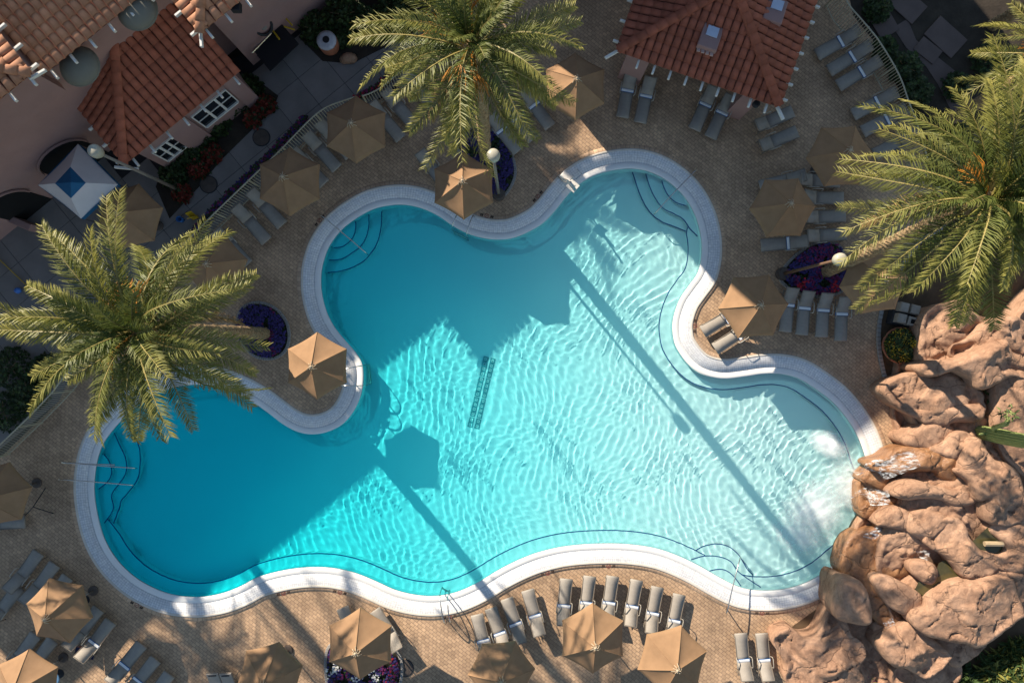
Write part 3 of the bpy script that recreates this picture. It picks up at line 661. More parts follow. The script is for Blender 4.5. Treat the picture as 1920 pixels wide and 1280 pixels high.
# --- taller wings beyond the frame that throw the big shade over the upper pool
def wing(label, u1, v0, v1, dep, h, ridge=.6):
    t = thing('hotel_wing', label, 'building', group='hotel wings outside the picture')
    wallbox('wall', t, u1 - dep, u1, v0, v1, 0, h)
    V = [UV(u1 + 8, v0 - 8, h), UV(u1 + 8, v1 + 8, h), UV(u1 - dep - 8, v1 + 8, h), UV(u1 - dep - 8, v0 - 8, h), UV(u1 - dep / 2, v0 + dep * .3, h + ridge), UV(u1 - dep / 2, v1 - dep * .3, h + ridge)]
    obj('roof', mesh_data('roof', V, [(0, 1, 5, 4), (2, 3, 4, 5), (1, 2, 5), (3, 0, 4), (3, 2, 1, 0)], M_tile), t)
    mb = MB(); 
    nwin = max(2, int((v1 - v0) / 110)); nfl = int(h / 3)
    for k in range(nwin):
        for j in range(nfl):
            vv = v0 + (k + .5) * (v1 - v0) / nwin; z = 1.2 + 3 * j
            mw = MB(); V = [UV(u1 + d, vv + s, zz) for d in (-1, 2.5) for s, zz in ((-22, z), (22, z), (22, z + 1.3), (-22, z + 1.3))]
            mw.add(V, [(4, 5, 6, 7), (0, 1, 5, 4), (1, 2, 6, 5), (2, 3, 7, 6), (3, 0, 4, 7)]); mw.build('window', M_glass, t)
wing('tall pink hotel wing standing beyond the left edge', 200, -760, -11, 260, 9.75)
wing('low pink hotel wing beyond the top edge, left of the tallest wing', 408, 519, 580, 200, 6.4, .2)
wing('lowest pink hotel wing beyond the top edge', 440, 580, 703, 200, 4.55, .2)
wing('tallest pink hotel wing beyond the top edge', 515, 706, 1420, 300, 12.5)
# ------------------------------------------------------------------ palms
def frond_mesh(L, seed, droop):
    rs = np.random.RandomState(seed); V = []; F = []; I = []
    def pos(t): y = L * t * (1 - .12 * t); return np.array([.06 * math.sin(3 * t + seed), y, L * (.30 * t - (.30 + droop) * t * t)])
    n = 14; sides = 3
    for k in range(n + 1):
        t = k / n; p = pos(t); r = .035 * (1 - t) + .006
        for q in range(sides): a = 2 * math.pi * q / sides; V.append(tuple(p + np.array([math.cos(a) * r * 1.3, 0, math.sin(a) * r])))
    for k in range(n):
        for q in range(sides): F.append((k * 3 + q, k * 3 + (q + 1) % 3, k * 3 + 3 + (q + 1) % 3, k * 3 + 3 + q)); I.append(1)
    m = 104
    for k in range(m):
        t = .13 + .87 * k / m
        for sd in (-1, 1):
            tt = t + rs.uniform(-.004, .004); p = pos(min(tt, 1)); q = pos(min(tt + .02, 1.02)); d = (q - p) / np.linalg.norm(q - p)
            ll = (.60 * math.sin(min(1, (t - .06) / .42) * math.pi / 2) * (1 - .62 * max(0, (t - .45) / .55) ** 1.5)) * rs.uniform(.85, 1.12)
            sweep = R(38 + 22 * (1 - t)) * rs.uniform(.85, 1.15); up = rs.uniform(-.05, .5)
            o = np.array([sd * math.sin(sweep), 0, 0]) + d * math.cos(sweep) + np.array([0, 0, up * .8]); o /= np.linalg.norm(o)
            w = np.cross(o, [0, 0, 1.0]); w /= np.linalg.norm(w) + 1e-9; w = w * math.cos(.6) + np.array([0, 0, math.sin(.6)]) * rs.choice([-1, 1]); hw = .0145
            mid = p + o * ll * .55; tip = p + o * ll + np.array([0, 0, -ll * rs.uniform(.08, .35)])
            b = len(V); V += [tuple(p - w * hw * .6), tuple(p + w * hw * .6), tuple(mid + w * hw), tuple(mid - w * hw), tuple(tip)]
            F += [(b, b + 1, b + 2, b + 3), (b + 3, b + 2, b + 4)]; I += [0, 0]
    return mesh_data('frond', V, F, [M_frond, M_rachis], I)
FR = [frond_mesh(3.9 + .25 * (k % 3), 10 + k, (.12, .25, .4, .55)[k % 4]) for k in range(8)]
FD = frond_mesh(3.2, 60, .6); FD.materials[0] = M_dead
FY = [frond_mesh(2.6, 40 + k, .05) for k in range(2)]
def trunk_mesh(base, top, r0, r1):
    n, m = 22, 90; V = []; F = []; base = Vector(base); top = Vector(top)
    for k in range(m + 1):
        t = k / m; c = base.lerp(top, t); c += Vector((.12 * math.sin(t * 3.1), .08 * math.sin(t * 2.3), 0)) * t * (1 - t) * 4 * .5
        for q in range(n):
            a = 2 * math.pi * q / n; ph = (k * .55 + q / n * 8) % 1.0; ph2 = (k * .55 - q / n * 5) % 1.0
            r = (r0 + (r1 - r0) * t) * (1 + .0) + .06 * (ph * .6 + ph2 * .4) + random.uniform(-.012, .012) + (.10 * max(0, (t - .9) / .1) ** 1)
            V.append((c.x + r * math.cos(a), c.y + r * math.sin(a), c.z))
    for k in range(m):
        for q in range(n): F.append((k * n + q, k * n + (q + 1) % n, (k + 1) * n + (q + 1) % n, (k + 1) * n + q))
    F.append(tuple(m * n + q for q in range(n)))
    return mesh_data('trunk', V, F, M_bark)
def palm(label, base, top, nf=46, sc=1.0, seed=0, group='date palms around the pool', azoff=0.0, gap=None):
    rs = random.Random(seed); t = thing('palm_tree', label, 'palm tree', (base.x, base.y, 0), 0, group)
    rel = Vector((top.x - base.x, top.y - base.y, top.z))
    obj('trunk', trunk_mesh((0, 0, -.1), rel, .23, .165), t)
    mb = MB(); mb.lathe([(.26, -.5), (.36, -.2), (.34, .1), (.2, .35), (.05, .45)], 12); mb.build('crown_heart', M_bark, t, True, rel)
    for k in range(nf):
        f = (k + .5) / nf; az = k * 2.399963 + rs.uniform(-.2, .2) + azoff; el = R(70 - 96 * f ** .8 + rs.uniform(-9, 9))
        fm = FR[(k * 5 + seed) % 8]
        if gap is not None and f > .2:      # the frond heads point along +Y of the frond, turned by az
            da = (az + math.pi / 2 - R(gap[0]) + math.pi) % (2 * math.pi) - math.pi
            if abs(da) < R(gap[1]): az += math.copysign(R(gap[1]) * 1.15 - abs(da), da)
        if f < .12: fm = FY[k % 2]
        if k % 9 == 8 and f > .7: fm = FD
        o = obj('frond', fm, t, rel + Vector((0, 0, .25 - .4 * f)))
        M = Matrix.Rotation(az, 3, 'Z') @ Matrix.Rotation(el, 3, 'X') @ Matrix.Rotation(rs.uniform(-.75, .75), 3, 'Y'); o.rotation_euler = M.to_euler(); s_ = sc * rs.uniform(.88, 1.1); o.scale = (s_, s_, s_)
    for k in range(9):
        az = rs.uniform(0, 6.28); mb = MB(); pts = [Vector((0, .1, 0)), Vector((0, .5, .28)), Vector((0, .85, .3))]; mb.tube(pts, [.035, .03, .02], 5)
        for q in range(10): dx = rs.uniform(-.28, .28); mb.tube([pts[2], Vector((dx, 1.15, .26)), Vector((dx * 1.5, 1.4 + rs.uniform(-.1, .1), .05))], [.014, .012, .008], 3)
        o = mb.build('flower_stalk', M_fruit if k % 3 else M_leafy, t, loc=rel + Vector((0, 0, .2))); o.rotation_euler = (R(rs.uniform(-5, 35)), 0, az)
    return t
palm('tall date palm whose crown hangs over the lower left lobe of the pool', P(500, 625), P(270, 620, 10.4), 54, .90, 1)
palm('tall date palm at the top, its trunk rising from the violet bed', P(910, 296), P(887, 93, 11.4), 50, .77, 2, gap=(-82, 16))
palm('leaning date palm on the right bank with a long bare hairy trunk', P(1545, 512), P(1838, 378, 9.9), 56, 1.0, 3, gap=(204, 13))
palm('date palm at the far right edge, only its left fronds in view', P(1768, 232), P(1985, 105, 6.6), 34, .72, 4)
palm('date palm at the top right corner showing a short piece of golden trunk', P(1862, 47), P(2065, -70, 6.5), 26, .5, 5)
palm('date palm beyond the left edge whose trunk shadow crosses the bottom left deck', P(-42, 470), P(-640, 420, 11.6), 40, 1.0, 6)
palm('shorter date palm beyond the left edge shading the lower left bend', P(-92, 650), P(-500, 650, 8.0), 34, .75, 7)
palm('date palm added unseen beyond the top edge to speckle the sunny patch of deck', UV(95, 612), UV(95, 612, 8.2), 34, .85, 8)  # unseen palm added so its crown shadow breaks up the sun patch

# ------------------------------------------------------------------ shrubs and flowers
def leafmass(name, rx, ry, h, n, size, mats, weights, parent=None, loc=None, poly=None, kind=None, flat=False, seed=0, spiky=False):
    rs = np.random.RandomState(seed); V = []; F = []; I = []
    pts = []
    while len(pts) < n:
        x, y = rs.uniform(-1, 1, 2)
        if x * x + y * y > 1: continue
        if poly is not None and not inside(poly, np.array([x * rx + loc[0]]), np.array([y * ry + loc[1]]))[0]: continue
        pts.append((x, y))
    cw = np.cumsum(weights) / np.sum(weights)
    for x, y in pts:
        r2 = x * x + y * y; lump = .75 + .35 * math.sin(x * 5 + seed) * math.cos(y * 6 + seed)
        z = h * (math.sqrt(max(0, 1 - r2)) if not flat else .8 + .2 * rs.rand()) * lump * rs.uniform(.55, 1.05)
        a = rs.uniform(0, 6.28); l = size * rs.uniform(.6, 1.4); w = l * (.12 if spiky else .38); el = rs.uniform(-.3, 1.0 if not spiky else 1.3)
        d = np.array([math.cos(a) * math.cos(el), math.sin(a) * math.cos(el), math.sin(el)]); s = np.array([-math.sin(a), math.cos(a), rs.uniform(-.4, .4)])
        p = np.array([x * rx, y * ry, z]); b = len(V)
        V += [tuple(p), tuple(p + d * l * .5 + s * w), tuple(p + d * l - np.array([0, 0, l * .15])), tuple(p + d * l * .5 - s * w)]; F.append((b, b + 1, b + 2, b + 3)); I.append(int(np.searchsorted(cw, rs.rand())))
    kw = {'kind': kind} if kind else {}
    return obj(name, mesh_data(name, V, F, mats, I), parent, loc, **kw)
def shrub(px, py, r, h, label, mats=(M_leafd, M_leafm), w=(3, 1), n=700, size=.16, ry=None, cat='shrub', spiky=False):
    c = P(px, py); t = thing('shrub', label, cat, (c.x, c.y, 0), random.uniform(0, 3))
    leafmass('foliage', r, ry or r, h, n, size, mats, w, t, (0, 0, .02), seed=int(px * 3 + py), spiky=spiky)
    mb = MB()
    for k in range(7): a = k * .9; mb.tube([(0, 0, -.05), (.2 * r * math.cos(a), .2 * r * math.sin(a), h * .4), (.6 * r * math.cos(a), .6 * r * math.sin(a), h * .65)], [.03, .022, .01], 4)
    mb.build('stems', M_bark, t); return t
k = 0
for (x, y, r, h, l) in ((470,168,.55,.7,'dark round shrub at the right end of the annex wall'),(440,195,.6,.8,'dark shrub under the upper annex window'),(408,235,.6,.7,'dark shrub between the two annex windows'),(385,262,.5,.6,'small shrub left of the pilaster on the annex wall'),(360,290,.6,.8,'dark shrub under the lower annex window'),(330,330,.6,.7,'dark shrub at the lower corner of the annex'),
    (600,60,.8,1.0,'big dark shrub against the hotel wall behind the white lidded planter'),(650,35,.9,1.2,'tallest dark shrub at the top edge right of the hotel wall'),(700,50,.8,.9,'dark shrub left of the palm fronds at the top edge'),(745,20,.8,.9,'dark shrub hidden behind the top palm fronds'),(640,70,.6,.5,'low shrub between the lidded planter and the boulder'),
    (1655,95,.5,.6,'shrub just outside the right fence, uppermost'),(1690,130,.7,.8,'wide shrub outside the right fence'),(1712,178,.7,.8,'shrub at the bend of the right fence beside the pink path'),(1640,20,.6,.7,'shrub at the top end of the right fence'),(1790,165,.6,.6,'shrub on the far side of the pink path'),(1850,120,.8,.7,'loose shrub near the top right palm trunk'),(1780,260,.7,.9,'green shrub behind the right palm crown'),
    (30,690,.9,1.0,'dark shrub at the left edge under the palm crown'),(60,735,.8,.8,'dark shrub outside the lower left fence'),(15,770,.9,.9,'dark shrub at the left edge above the lower left fence'),(90,690,.6,.7,'dark shrub between the left fence and the palm crown')):
    k += 1; shrub(x, y, r, h, l, n=650)
for (x, y, r, l) in ((500,200,.42,'red leaved shrub nearest the walkway corner'),(478,225,.42,'red leaved shrub in the middle of the annex bed'),(400,290,.45,'red leaved shrub beside the dark manhole'),(375,318,.45,'red leaved shrub at the lower end of the annex bed'),(345,365,.4,'reddish shrub by the corner of the annex path')):
    shrub(x, y, r, .5, l, (M_leafr, M_leafd), (2, 1), 420, .15)
poly_sheet('planting_bed', [gp([(470,140),(522,180),(512,205),(415,300),(372,352),(318,410),(292,350),(300,330)])], .004, M_darksoil, kind='structure')
poly_sheet('planting_bed', [gp([(560,70),(640,-40),(860,-60),(780,60),(660,120),(605,115)])], .004, M_darksoil, kind='structure')
for (x, y, r, h, m, w, l, sp) in ((1870,1262,1.1,1.0,(M_leafm, M_leafy),(2,1),'bright green grassy bush in the bottom right corner',True),(1790,1278,.8,.7,(M_leafm, M_leafd),(2,1),'darker grassy bush left of the bottom right corner',True),(1905,1225,.7,.8,(M_leafy, M_leafm),(1,2),'yellow green bush at the right edge near the bottom',True)):
    shrub(x, y, r, h, l, m, w, 1300, .42, cat='bush', spiky=True)
shrub(1622,1283,.4,.35,'crimson bromeliad peeping in at the bottom edge among the rocks', (M_magenta, M_leafy), (2, 1), 160, .3, cat='plant', spiky=True)
# row of violet plants along the outside of the curved fence
c0 = spline([(342,462),(400,398),(470,328),(520,278),(575,222)], 5, False)
vl = thing('flower_border', 'narrow strip of dark violet plants along the outside of the curved fence', 'flower border')
V = MB()
for x, y in c0:
    for _ in range(22):
        p = P(x + random.uniform(-7, 3), y + random.uniform(-7, 3), random.uniform(.1, .45)); a = random.uniform(0, 6.28); s = random.uniform(.04, .09)
        V.add([p, p + Vector((math.cos(a) * s, math.sin(a) * s, .02)), p + Vector((math.cos(a + 1) * s * 1.6, math.sin(a + 1) * s * 1.6, .0)), p + Vector((math.cos(a + 1.9) * s, math.sin(a + 1.9) * s, -.02))], [(0, 1, 2, 3)], random.choice([0, 0, 1, 2]))
V.build('petals', [M_leafd, M_purple, M_magenta], vl, kind='stuff')
V = MB()
c1 = spline([(668,188),(700,172),(728,150),(760,118)], 5, False)
vl = thing('flower_border', 'short strip of dark crimson plants behind the fence under the top palm', 'flower border')
for x, y in c1:
    for _ in range(20):
        p = P(x + random.uniform(-7, 3), y + random.uniform(-8, 2), random.uniform(.1, .4)); a = random.uniform(0, 6.28); s = random.uniform(.04, .09)
        V.add([p, p + Vector((math.cos(a) * s, math.sin(a) * s, .02)), p + Vector((math.cos(a + 1) * s * 1.6, math.sin(a + 1) * s * 1.6, .0)), p + Vector((math.cos(a + 1.9) * s, math.sin(a + 1.9) * s, -.02))], [(0, 1, 2, 3)], random.choice([0, 0, 1, 2]))
V.build('petals', [M_leafd, M_redp, M_magenta], vl, kind='stuff')

def flower_bed(pts, label, mats, weights, n, fsize=.05, dens_green=900, edge=True):
    ol = spline(pts, 4); W = np.stack([(ol[:, 0] - 960) / PPM, (640 - ol[:, 1]) / PPM], 1); c = W.mean(0)
    t = thing('flower_bed', label, 'flower bed', (c[0], c[1], 0), 0)
    rel = W - c; poly_sheet('soil', [[tuple(p) for p in rel]], .03, M_darksoil, t)
    if edge:
        mb = MB(); q = [Vector((p[0], p[1], 0)) for p in rel]; acc = 0
        for a, b in zip(q, q[1:] + q[:1]):
            d = b - a; mb.box((a + b) / 2 + Vector((0, 0, .04)), (d.length * .9, .13, .12 + random.uniform(-.01, .01)), math.atan2(d.y, d.x), bev=.015)
        mb.build('edging', M_conc2, t)
    rx = np.abs(rel[:, 0]).max(); ry = np.abs(rel[:, 1]).max(); inner = rel * .93
    leafmass('leaves', rx, ry, .28, dens_green, .10, (M_leafd, M_leafm), (3, 1), t, (0, 0, .03), poly=inner, kind='stuff', flat=True, seed=3)
    # petals in drifts
    V = MB(); rs = random.Random(int(abs(c[0]) * 10)); cnt = 0
    while cnt < n:
        x, y = rs.uniform(-rx, rx), rs.uniform(-ry, ry)
        if not inside(inner, np.array([x]), np.array([y]))[0]: continue
        nz = noise.noise(Vector((x * 1.6, y * 1.6, c[0]))) * .5 + .5 + rs.uniform(-.12, .12); cw = np.cumsum(weights) / sum(weights); i = int(np.searchsorted(cw, min(.999, max(0, (nz - .22) / .56))))
        if noise.noise(Vector((x * 2.5, y * 2.5, 9))) < -.35: cnt += .3; continue
        z = .26 + rs.uniform(-.03, .08) + .06 * noise.noise(Vector((x * 3, y * 3, 1))); s = fsize * rs.uniform(.6, 1.3); cnt += 1
        ring = [Vector((x + s * math.cos(2 * math.pi * k / 5 + cnt), y + s * math.sin(2 * math.pi * k / 5 + cnt), z + rs.uniform(-.012, .012))) for k in range(5)]
        V.add(ring + [Vector((x, y, z + .015))], [(k, (k + 1) % 5, 5) for k in range(5)], i)
    V.build('petals', mats, t, kind='stuff')
flower_bed([(858,250),(880,240),(915,243),(942,262),(960,292),(966,325),(957,352),(938,372),(920,366),(915,340),(900,318),(872,300),(857,275)], 'crescent bed of deep violet petunias round the foot of the top palm', [M_purple, M_leafd], (5, 1), 1600, .045)
flower_bed([(447,595),(458,575),(485,567),(515,577),(537,602),(543,632),(535,658),(512,672),(480,668),(458,645),(446,620)], 'oval bed of violet flowers left of the sunlit umbrella on the left bank', [M_purple, M_purple, M_magenta], (4, 3, 1), 1500, .045)
flower_bed([(1462,520),(1475,495),(1500,472),(1530,456),(1568,458),(1585,490),(1590,525),(1578,545),(1548,556),(1505,552),(1477,540)], 'bed of violet and crimson flowers at the foot of the leaning palm', [M_purple, M_magenta, M_purple, M_redp], (4, 3, 2, 1), 1700, .05)
flower_bed([(613,1222),(625,1205),(660,1196),(705,1200),(735,1210),(752,1235),(752,1275),(735,1320),(680,1340),(625,1310),(612,1265)], 'bed of white, violet and crimson flowers under the lower left umbrella', [M_whitep, M_purple, M_magenta, M_purple, M_redp], (1, 4, 3, 3, 1), 1500, .055)
# potted yellow flowers by the rocks
pt = thing('potted_plant', 'big round terracotta bowl overflowing with yellow flowers beside the rocks', 'potted plant', P(1675, 647))
MB().lathe([(.45, 0), (.68, .25), (.76, .48), (.80, .5), (.80, .56), (.72, .56), (.66, .45)], 26).build('pot', M_terra, pt, True)
leafmass('foliage', .74, .74, .75, 1500, .10, (M_leafd, M_leafm), (2, 2), pt, (0, 0, .45), seed=8)
leafmass('flowers', .74, .74, .80, 700, .065, (M_yellow, M_leafy), (3, 2), pt, (0, 0, .47), seed=9, kind='stuff')

# ------------------------------------------------------------------ artificial rock waterfall
rocks = thing('rock_waterfall', 'large artificial sandstone rock waterfall spilling into the right end of the pool', 'rock waterfall', P(1740, 900))
ROC = rocks.location.copy()
def fract(p, o=4): return noise.fractal(p, .9, 2.1, o)
def rock(pts, H, z0=0.0, wet=False, seed=0, steep=.5, tilt=.25, zoom=None, strat=0.0, rough=1.0, name='boulder'):
    if zoom: ox, oy, sc = zoom; pts = [(ox + x / sc, oy + y / sc) for x, y in pts]
    if name == 'boulder' and H > 1.2: H = 1.2 + (H - 1.2) * .5; z0 += .15
    hm = (z0 + H) * .8; W = np.array([tuple(P(x, y, hm))[:2] for x, y in pts]); W = spline(W, .12); tn = smooth_n(W); W0 = W + tn * .02
    if inside(W, W0[:1, 0], W0[:1, 1])[0]: tn = -tn
    W = W + tn * .09; steep = max(steep, .82)
    rs = random.Random(seed); c = W.mean(0)
    W = np.array([(x + .05 * noise.noise(Vector((x * 2.3, y * 2.3, seed))), y + .05 * noise.noise(Vector((x * 2.3, y * 2.3, seed + 7)))) for x, y in W])
    lo, hi = W.min(0), W.max(0); st = .07; X, Y = np.meshgrid(np.arange(lo[0], hi[0], st), np.arange(lo[1], hi[1], st))
    X = X + RNG.uniform(-.02, .02, X.shape); Y = Y + RNG.uniform(-.02, .02, X.shape)
    ins = inside(W, X, Y); D = edge_dist(W, X, Y); k = ins & (D > .05); px, py, pd = X[k], Y[k], D[k]
    nb = len(W); verts = [Vector(p) for p in W] + [Vector((a, b)) for a, b in zip(px, py)]
    r = delaunay_2d_cdt(verts, [], [list(range(nb))], 1, 1e-5); VV = r[0]; FF = r[2]
    A2 = np.array([(v.x, v.y) for v in VV]); dd = edge_dist(W, A2[:, 0], A2[:, 1]); dm = max(.15, pd.max() if len(pd) else .15); w = min(dm, .32)
    planes = [(rs.uniform(-tilt, tilt) * 1.9, rs.uniform(-tilt, tilt) * 1.9, rs.uniform(.0, .3)) for _ in range(8)]; R_ = max(hi - lo) / 2
    V = []
    for (x, y), d in zip(A2, dd):
        t = min(1, d / w); f = steep + (1 - steep) * math.sin(t * math.pi / 2) ** .8
        xx = x + .10 * noise.noise(Vector((x * .9, y * .9, seed))); yy = y + .10 * noise.noise(Vector((x * .9, y * .9, seed + 5)))
        fac = max(-H * .55, min(a * (xx - c[0]) + b * (yy - c[1]) + q * R_ * .6 for a, b, q in planes))
        p = Vector((x, y, seed * 3.1)); n1 = fract(p * .9) * .08 * min(1, H); n2 = (fract(p * 3.2, 5) * .03 - .05 * abs(noise.noise(p * 1.9 + Vector((3, 3, 3))))) * rough; rd = -abs(noise.noise(p * 1.3 + Vector((4, 0, 0)))); crease = .22 * max(-.16, rd) * (1 if rd > -.16 else 1)
        cr = -.10 * max(0, 1 - abs(noise.noise(p * 1.1 + Vector((0, 9, 0)))) / .05) * t
        z = z0 + H * f + (fac * .8 + n1) * t + n2 + cr
        if not wet:
            q = z / .26 + .9 * noise.noise(p * .7) + .25 * (x - y); fl_ = math.floor(q); fr_ = min(1, max(0, (q - fl_ - .36) / .28)); z += .34 * t * (fl_ + fr_ * fr_ * (3 - 2 * fr_) - q + 0.0) * .26
        if strat: z += strat * math.sin(9 * (x * .5 + y * .9 + .35 * noise.noise(p * .8) * 3)) * t
        V.append((x - ROC.x, y - ROC.y, max(z0 - .1, z)))
    # skirt
    be = {}
    for f in FF:
        for a, b in zip(f, f[1:] + f[:1]): be[(a, b)] = 1
    bnd = [(a, b) for a, b in be if (b, a) not in be]; F = [tuple(f) for f in FF]; low = {}
    cc = Vector((c[0] - ROC.x, c[1] - ROC.y, 0))
    for a, b in bnd:
        for q in (a, b):
            if q not in low:
                v = Vector(V[q]); u = (Vector((v.x, v.y, 0)) - cc); low[q] = (len(V), len(V) + 1)
                g = u.normalized() * (.10 * H); V.append((v.x - g.x * .25, v.y - g.y * .25, z0 + (v.z - z0) * .55)); V.append((v.x - g.x, v.y - g.y, z0 - .25))
        F.append((b, a, low[a][0], low[b][0])); F.append((low[b][0], low[a][0], low[a][1], low[b][1]))
    return obj(name, mesh_data(name, V, F, M_rockw if wet else M_rock, None, True), rocks)
Z1 = (1560, 540, 5.333); Z2 = (1560, 760, 5.333); Z3 = (1560, 960, 4.0); Z4 = (1440, 960, 4.0)
# body under everything
rock([(1720,700),(1790,640),(1960,620),(1990,800),(1990,1000),(1930,1110),(1820,1160),(1740,1200),(1690,1180),(1650,1080),(1655,1010),(1690,940),(1700,880),(1740,830),(1700,750)], 1.3, 0, seed=51, rough=2, name='rock_base')
rock([(1700,640),(1760,590),(1860,600),(1960,640),(1980,800),(1960,1000),(1940,1120),(1820,1180),(1760,1290),(1640,1290),(1600,1200),(1570,1100),(1600,1010),(1640,940),(1690,840),(1680,760)], .55, -.05, seed=50, rough=2, name='rock_base')
rock([(1025,200),(1270,140),(1390,230),(1480,330),(1500,380),(1400,500),(1200,560),(1180,720),(930,760),(880,620),(890,480),(900,350)], 1.5, zoom=Z1, seed=1, strat=.03)
rock([(1500,380),(1660,340),(1800,300),(1870,330),(1960,400),(2000,560),(1900,640),(1700,560),(1650,560),(1480,600),(1300,700),(1190,660),(1210,590),(1400,500)], 1.9, .1, zoom=Z1, seed=2, strat=.05)
rock([(880,790),(1000,740),(1190,730),(1420,640),(1660,530),(1720,560),(1760,680),(1900,790),(2000,830),(1900,880),(1740,870),(1480,1000),(1380,900),(1190,810),(980,870),(900,830)], 2.2, .4, zoom=Z1, seed=3, steep=.6)
rock([(540,990),(680,910),(860,850),(1000,920),(1150,850),(1240,900),(1470,1050),(1480,1130),(1500,1200),(1300,1260),(1100,1270),(900,1290),(820,1270),(640,1150),(560,1060)], 1.5, .1, zoom=Z1, seed=4, strat=.025)
rock([(1700,900),(1920,880),(2000,900),(2000,1330),(1800,1290),(1680,1160)], 1.4, .1, zoom=Z1, seed=5)
rock([(870,60),(1000,10),(1470,10),(1500,60),(1450,140),(1200,150),(1130,190),(1000,165),(930,160)], 1.6, .1, zoom=Z2, seed=6)
rock([(725,320),(830,240),(960,170),(1080,165),(1150,200),(1190,270),(1080,390),(990,440),(900,430),(750,390)], 1.3, .1, zoom=Z2, seed=7, steep=.4, tilt=.1, rough=.4)
rock([(1000,440),(1090,390),(1200,290),(1310,275),(1400,330),(1450,400),(1340,560),(1250,590),(1160,520)], 1.8, .2, zoom=Z2, seed=8)
rock([(1340,360),(1440,340),(1510,450),(1450,600),(1380,700),(1270,660),(1260,580)], 2.1, .3, zoom=Z2, seed=9)
rock([(560,540),(650,460),(760,430),(980,440),(1100,430),(1230,520),(1280,620),(1400,760),(1300,800),(1080,700),(1000,640),(800,640),(640,660),(480,640),(400,600)], 1.35, .2, wet=True, zoom=Z2, seed=10, rough=.7)
rock([(1480,440),(1600,560),(1730,590),(1830,700),(1880,850),(1920,1050),(1800,1170),(1560,1150),(1500,1000),(1540,920),(1430,930),(1370,760),(1250,650),(1300,640),(1440,610)], 2.5, .3, zoom=Z2, seed=11, strat=.03)
rock([(600,860),(720,770),(880,780),(1060,830),(1200,840),(1400,770),(1490,900),(1430,940),(1300,985),(1180,970),(1000,905),(700,915)], 1.7, .3, zoom=Z2, seed=12, steep=.35, rough=.5, tilt=.1)
rock([(310,740),(440,600),(600,640),(680,700),(580,760),(600,870),(520,840),(440,790),(330,760)], .95, .1, wet=True, zoom=Z2, seed=13)
rock([(285,880),(300,770),(440,790),(620,880),(660,1000),(480,1050),(330,1110),(290,990)], .75, .05, wet=True, zoom=Z2, seed=14)
rock([(480,1020),(680,930),(900,960),(1100,1000),(1300,1080),(1520,1010),(1560,1150),(1500,1280),(1300,1290),(1000,1250),(760,1260),(480,1230)], .95, .1, wet=True, zoom=Z2, seed=15, rough=.7, tilt=.1)
rock([(450,1170),(560,1040),(720,1040),(780,1120),(780,1230),(650,1215),(520,1190)], 1.25, .2, zoom=Z2, seed=16, rough=.5)
rock([(580,130),(585,20),(720,-10),(850,40),(820,110),(700,195)], 1.7, .2, zoom=Z3, seed=17)
rock([(700,200),(860,50),(960,80),(1010,200),(1080,280),(1200,320),(1230,390),(1170,460),(1000,480),(860,330)], 2.2, .2, zoom=Z3, seed=18, steep=.6)
rock([(70,450),(130,220),(330,130),(580,180),(700,220),(850,340),(760,400),(640,370),(600,440),(480,480),(350,500),(380,620),(520,780),(520,870),(440,860),(330,800),(240,640),(200,520)], .95, .05, wet=True, zoom=Z3, seed=19, rough=.6, tilt=.1)
rock([(10,700),(40,500),(60,480),(200,530),(260,650),(280,780),(240,825),(60,790)], 1.9, .1, zoom=Z3, seed=20, steep=.7, tilt=.12)
rock([(310,500),(400,485),(560,560),(640,620),(650,690),(590,740),(480,725),(380,630)], 1.5, .2, zoom=Z3, seed=21, steep=.4, rough=.5)
rock([(590,400),(640,370),(740,390),(770,460),(730,520),(650,490)], 1.7, .2, zoom=Z3, seed=22, steep=.7)
rock([(650,480),(700,520),(640,600),(540,560),(600,490)], 1.1, .2, zoom=Z3, seed=23)
rock([(730,650),(870,540),(1050,500),(1220,480),(1330,500),(1370,620),(1415,740),(1380,790),(1110,985),(1000,970),(740,915),(620,840),(590,760),(700,720)], 2.3, .2, zoom=Z3, seed=24, steep=.68, tilt=.16, strat=.018, rough=.7)
rock([(1050,495),(1100,440),(1220,400),(1360,430),(1450,460),(1450,640),(1370,640),(1330,500),(1220,485)], 1.9, .2, zoom=Z3, seed=25)
rock([(1180,120),(1280,85),(1410,100),(1430,300),(1395,430),(1230,400),(1200,325),(1260,315),(1290,240)], 2.1, .3, zoom=Z3, seed=26, steep=.6)
rock([(340,970),(480,870),(560,830),(620,840),(740,960),(870,1060),(860,1110),(720,1225),(640,1200),(560,1160),(450,1130)], 1.3, .05, zoom=Z3, seed=27, steep=.6, strat=.02)
rock([(780,960),(1000,965),(1150,980),(1060,1070),(940,1145),(880,1120),(870,1050)], .9, .05, zoom=Z3, seed=28)
rock([(490,1180),(720,1225),(880,1130),(960,1150),(900,1300),(500,1300)], .8, .0, zoom=Z3, seed=29)
rock([(50,970),(150,880),(260,950),(390,910),(480,740),(570,810),(620,930),(690,980),(720,1080),(670,1170),(680,1300),(190,1300),(150,1130)], 1.1, .0, zoom=Z4, seed=30, steep=.55, strat=.045)
rock([(330,840),(400,840),(465,945),(400,980),(345,955)], .8, .1, zoom=Z3, seed=31, steep=.5, rough=.3)
rock([(1940,560),(2000,560),(2000,900),(1880,850),(1870,700)], 1.8, .1, seed=32)
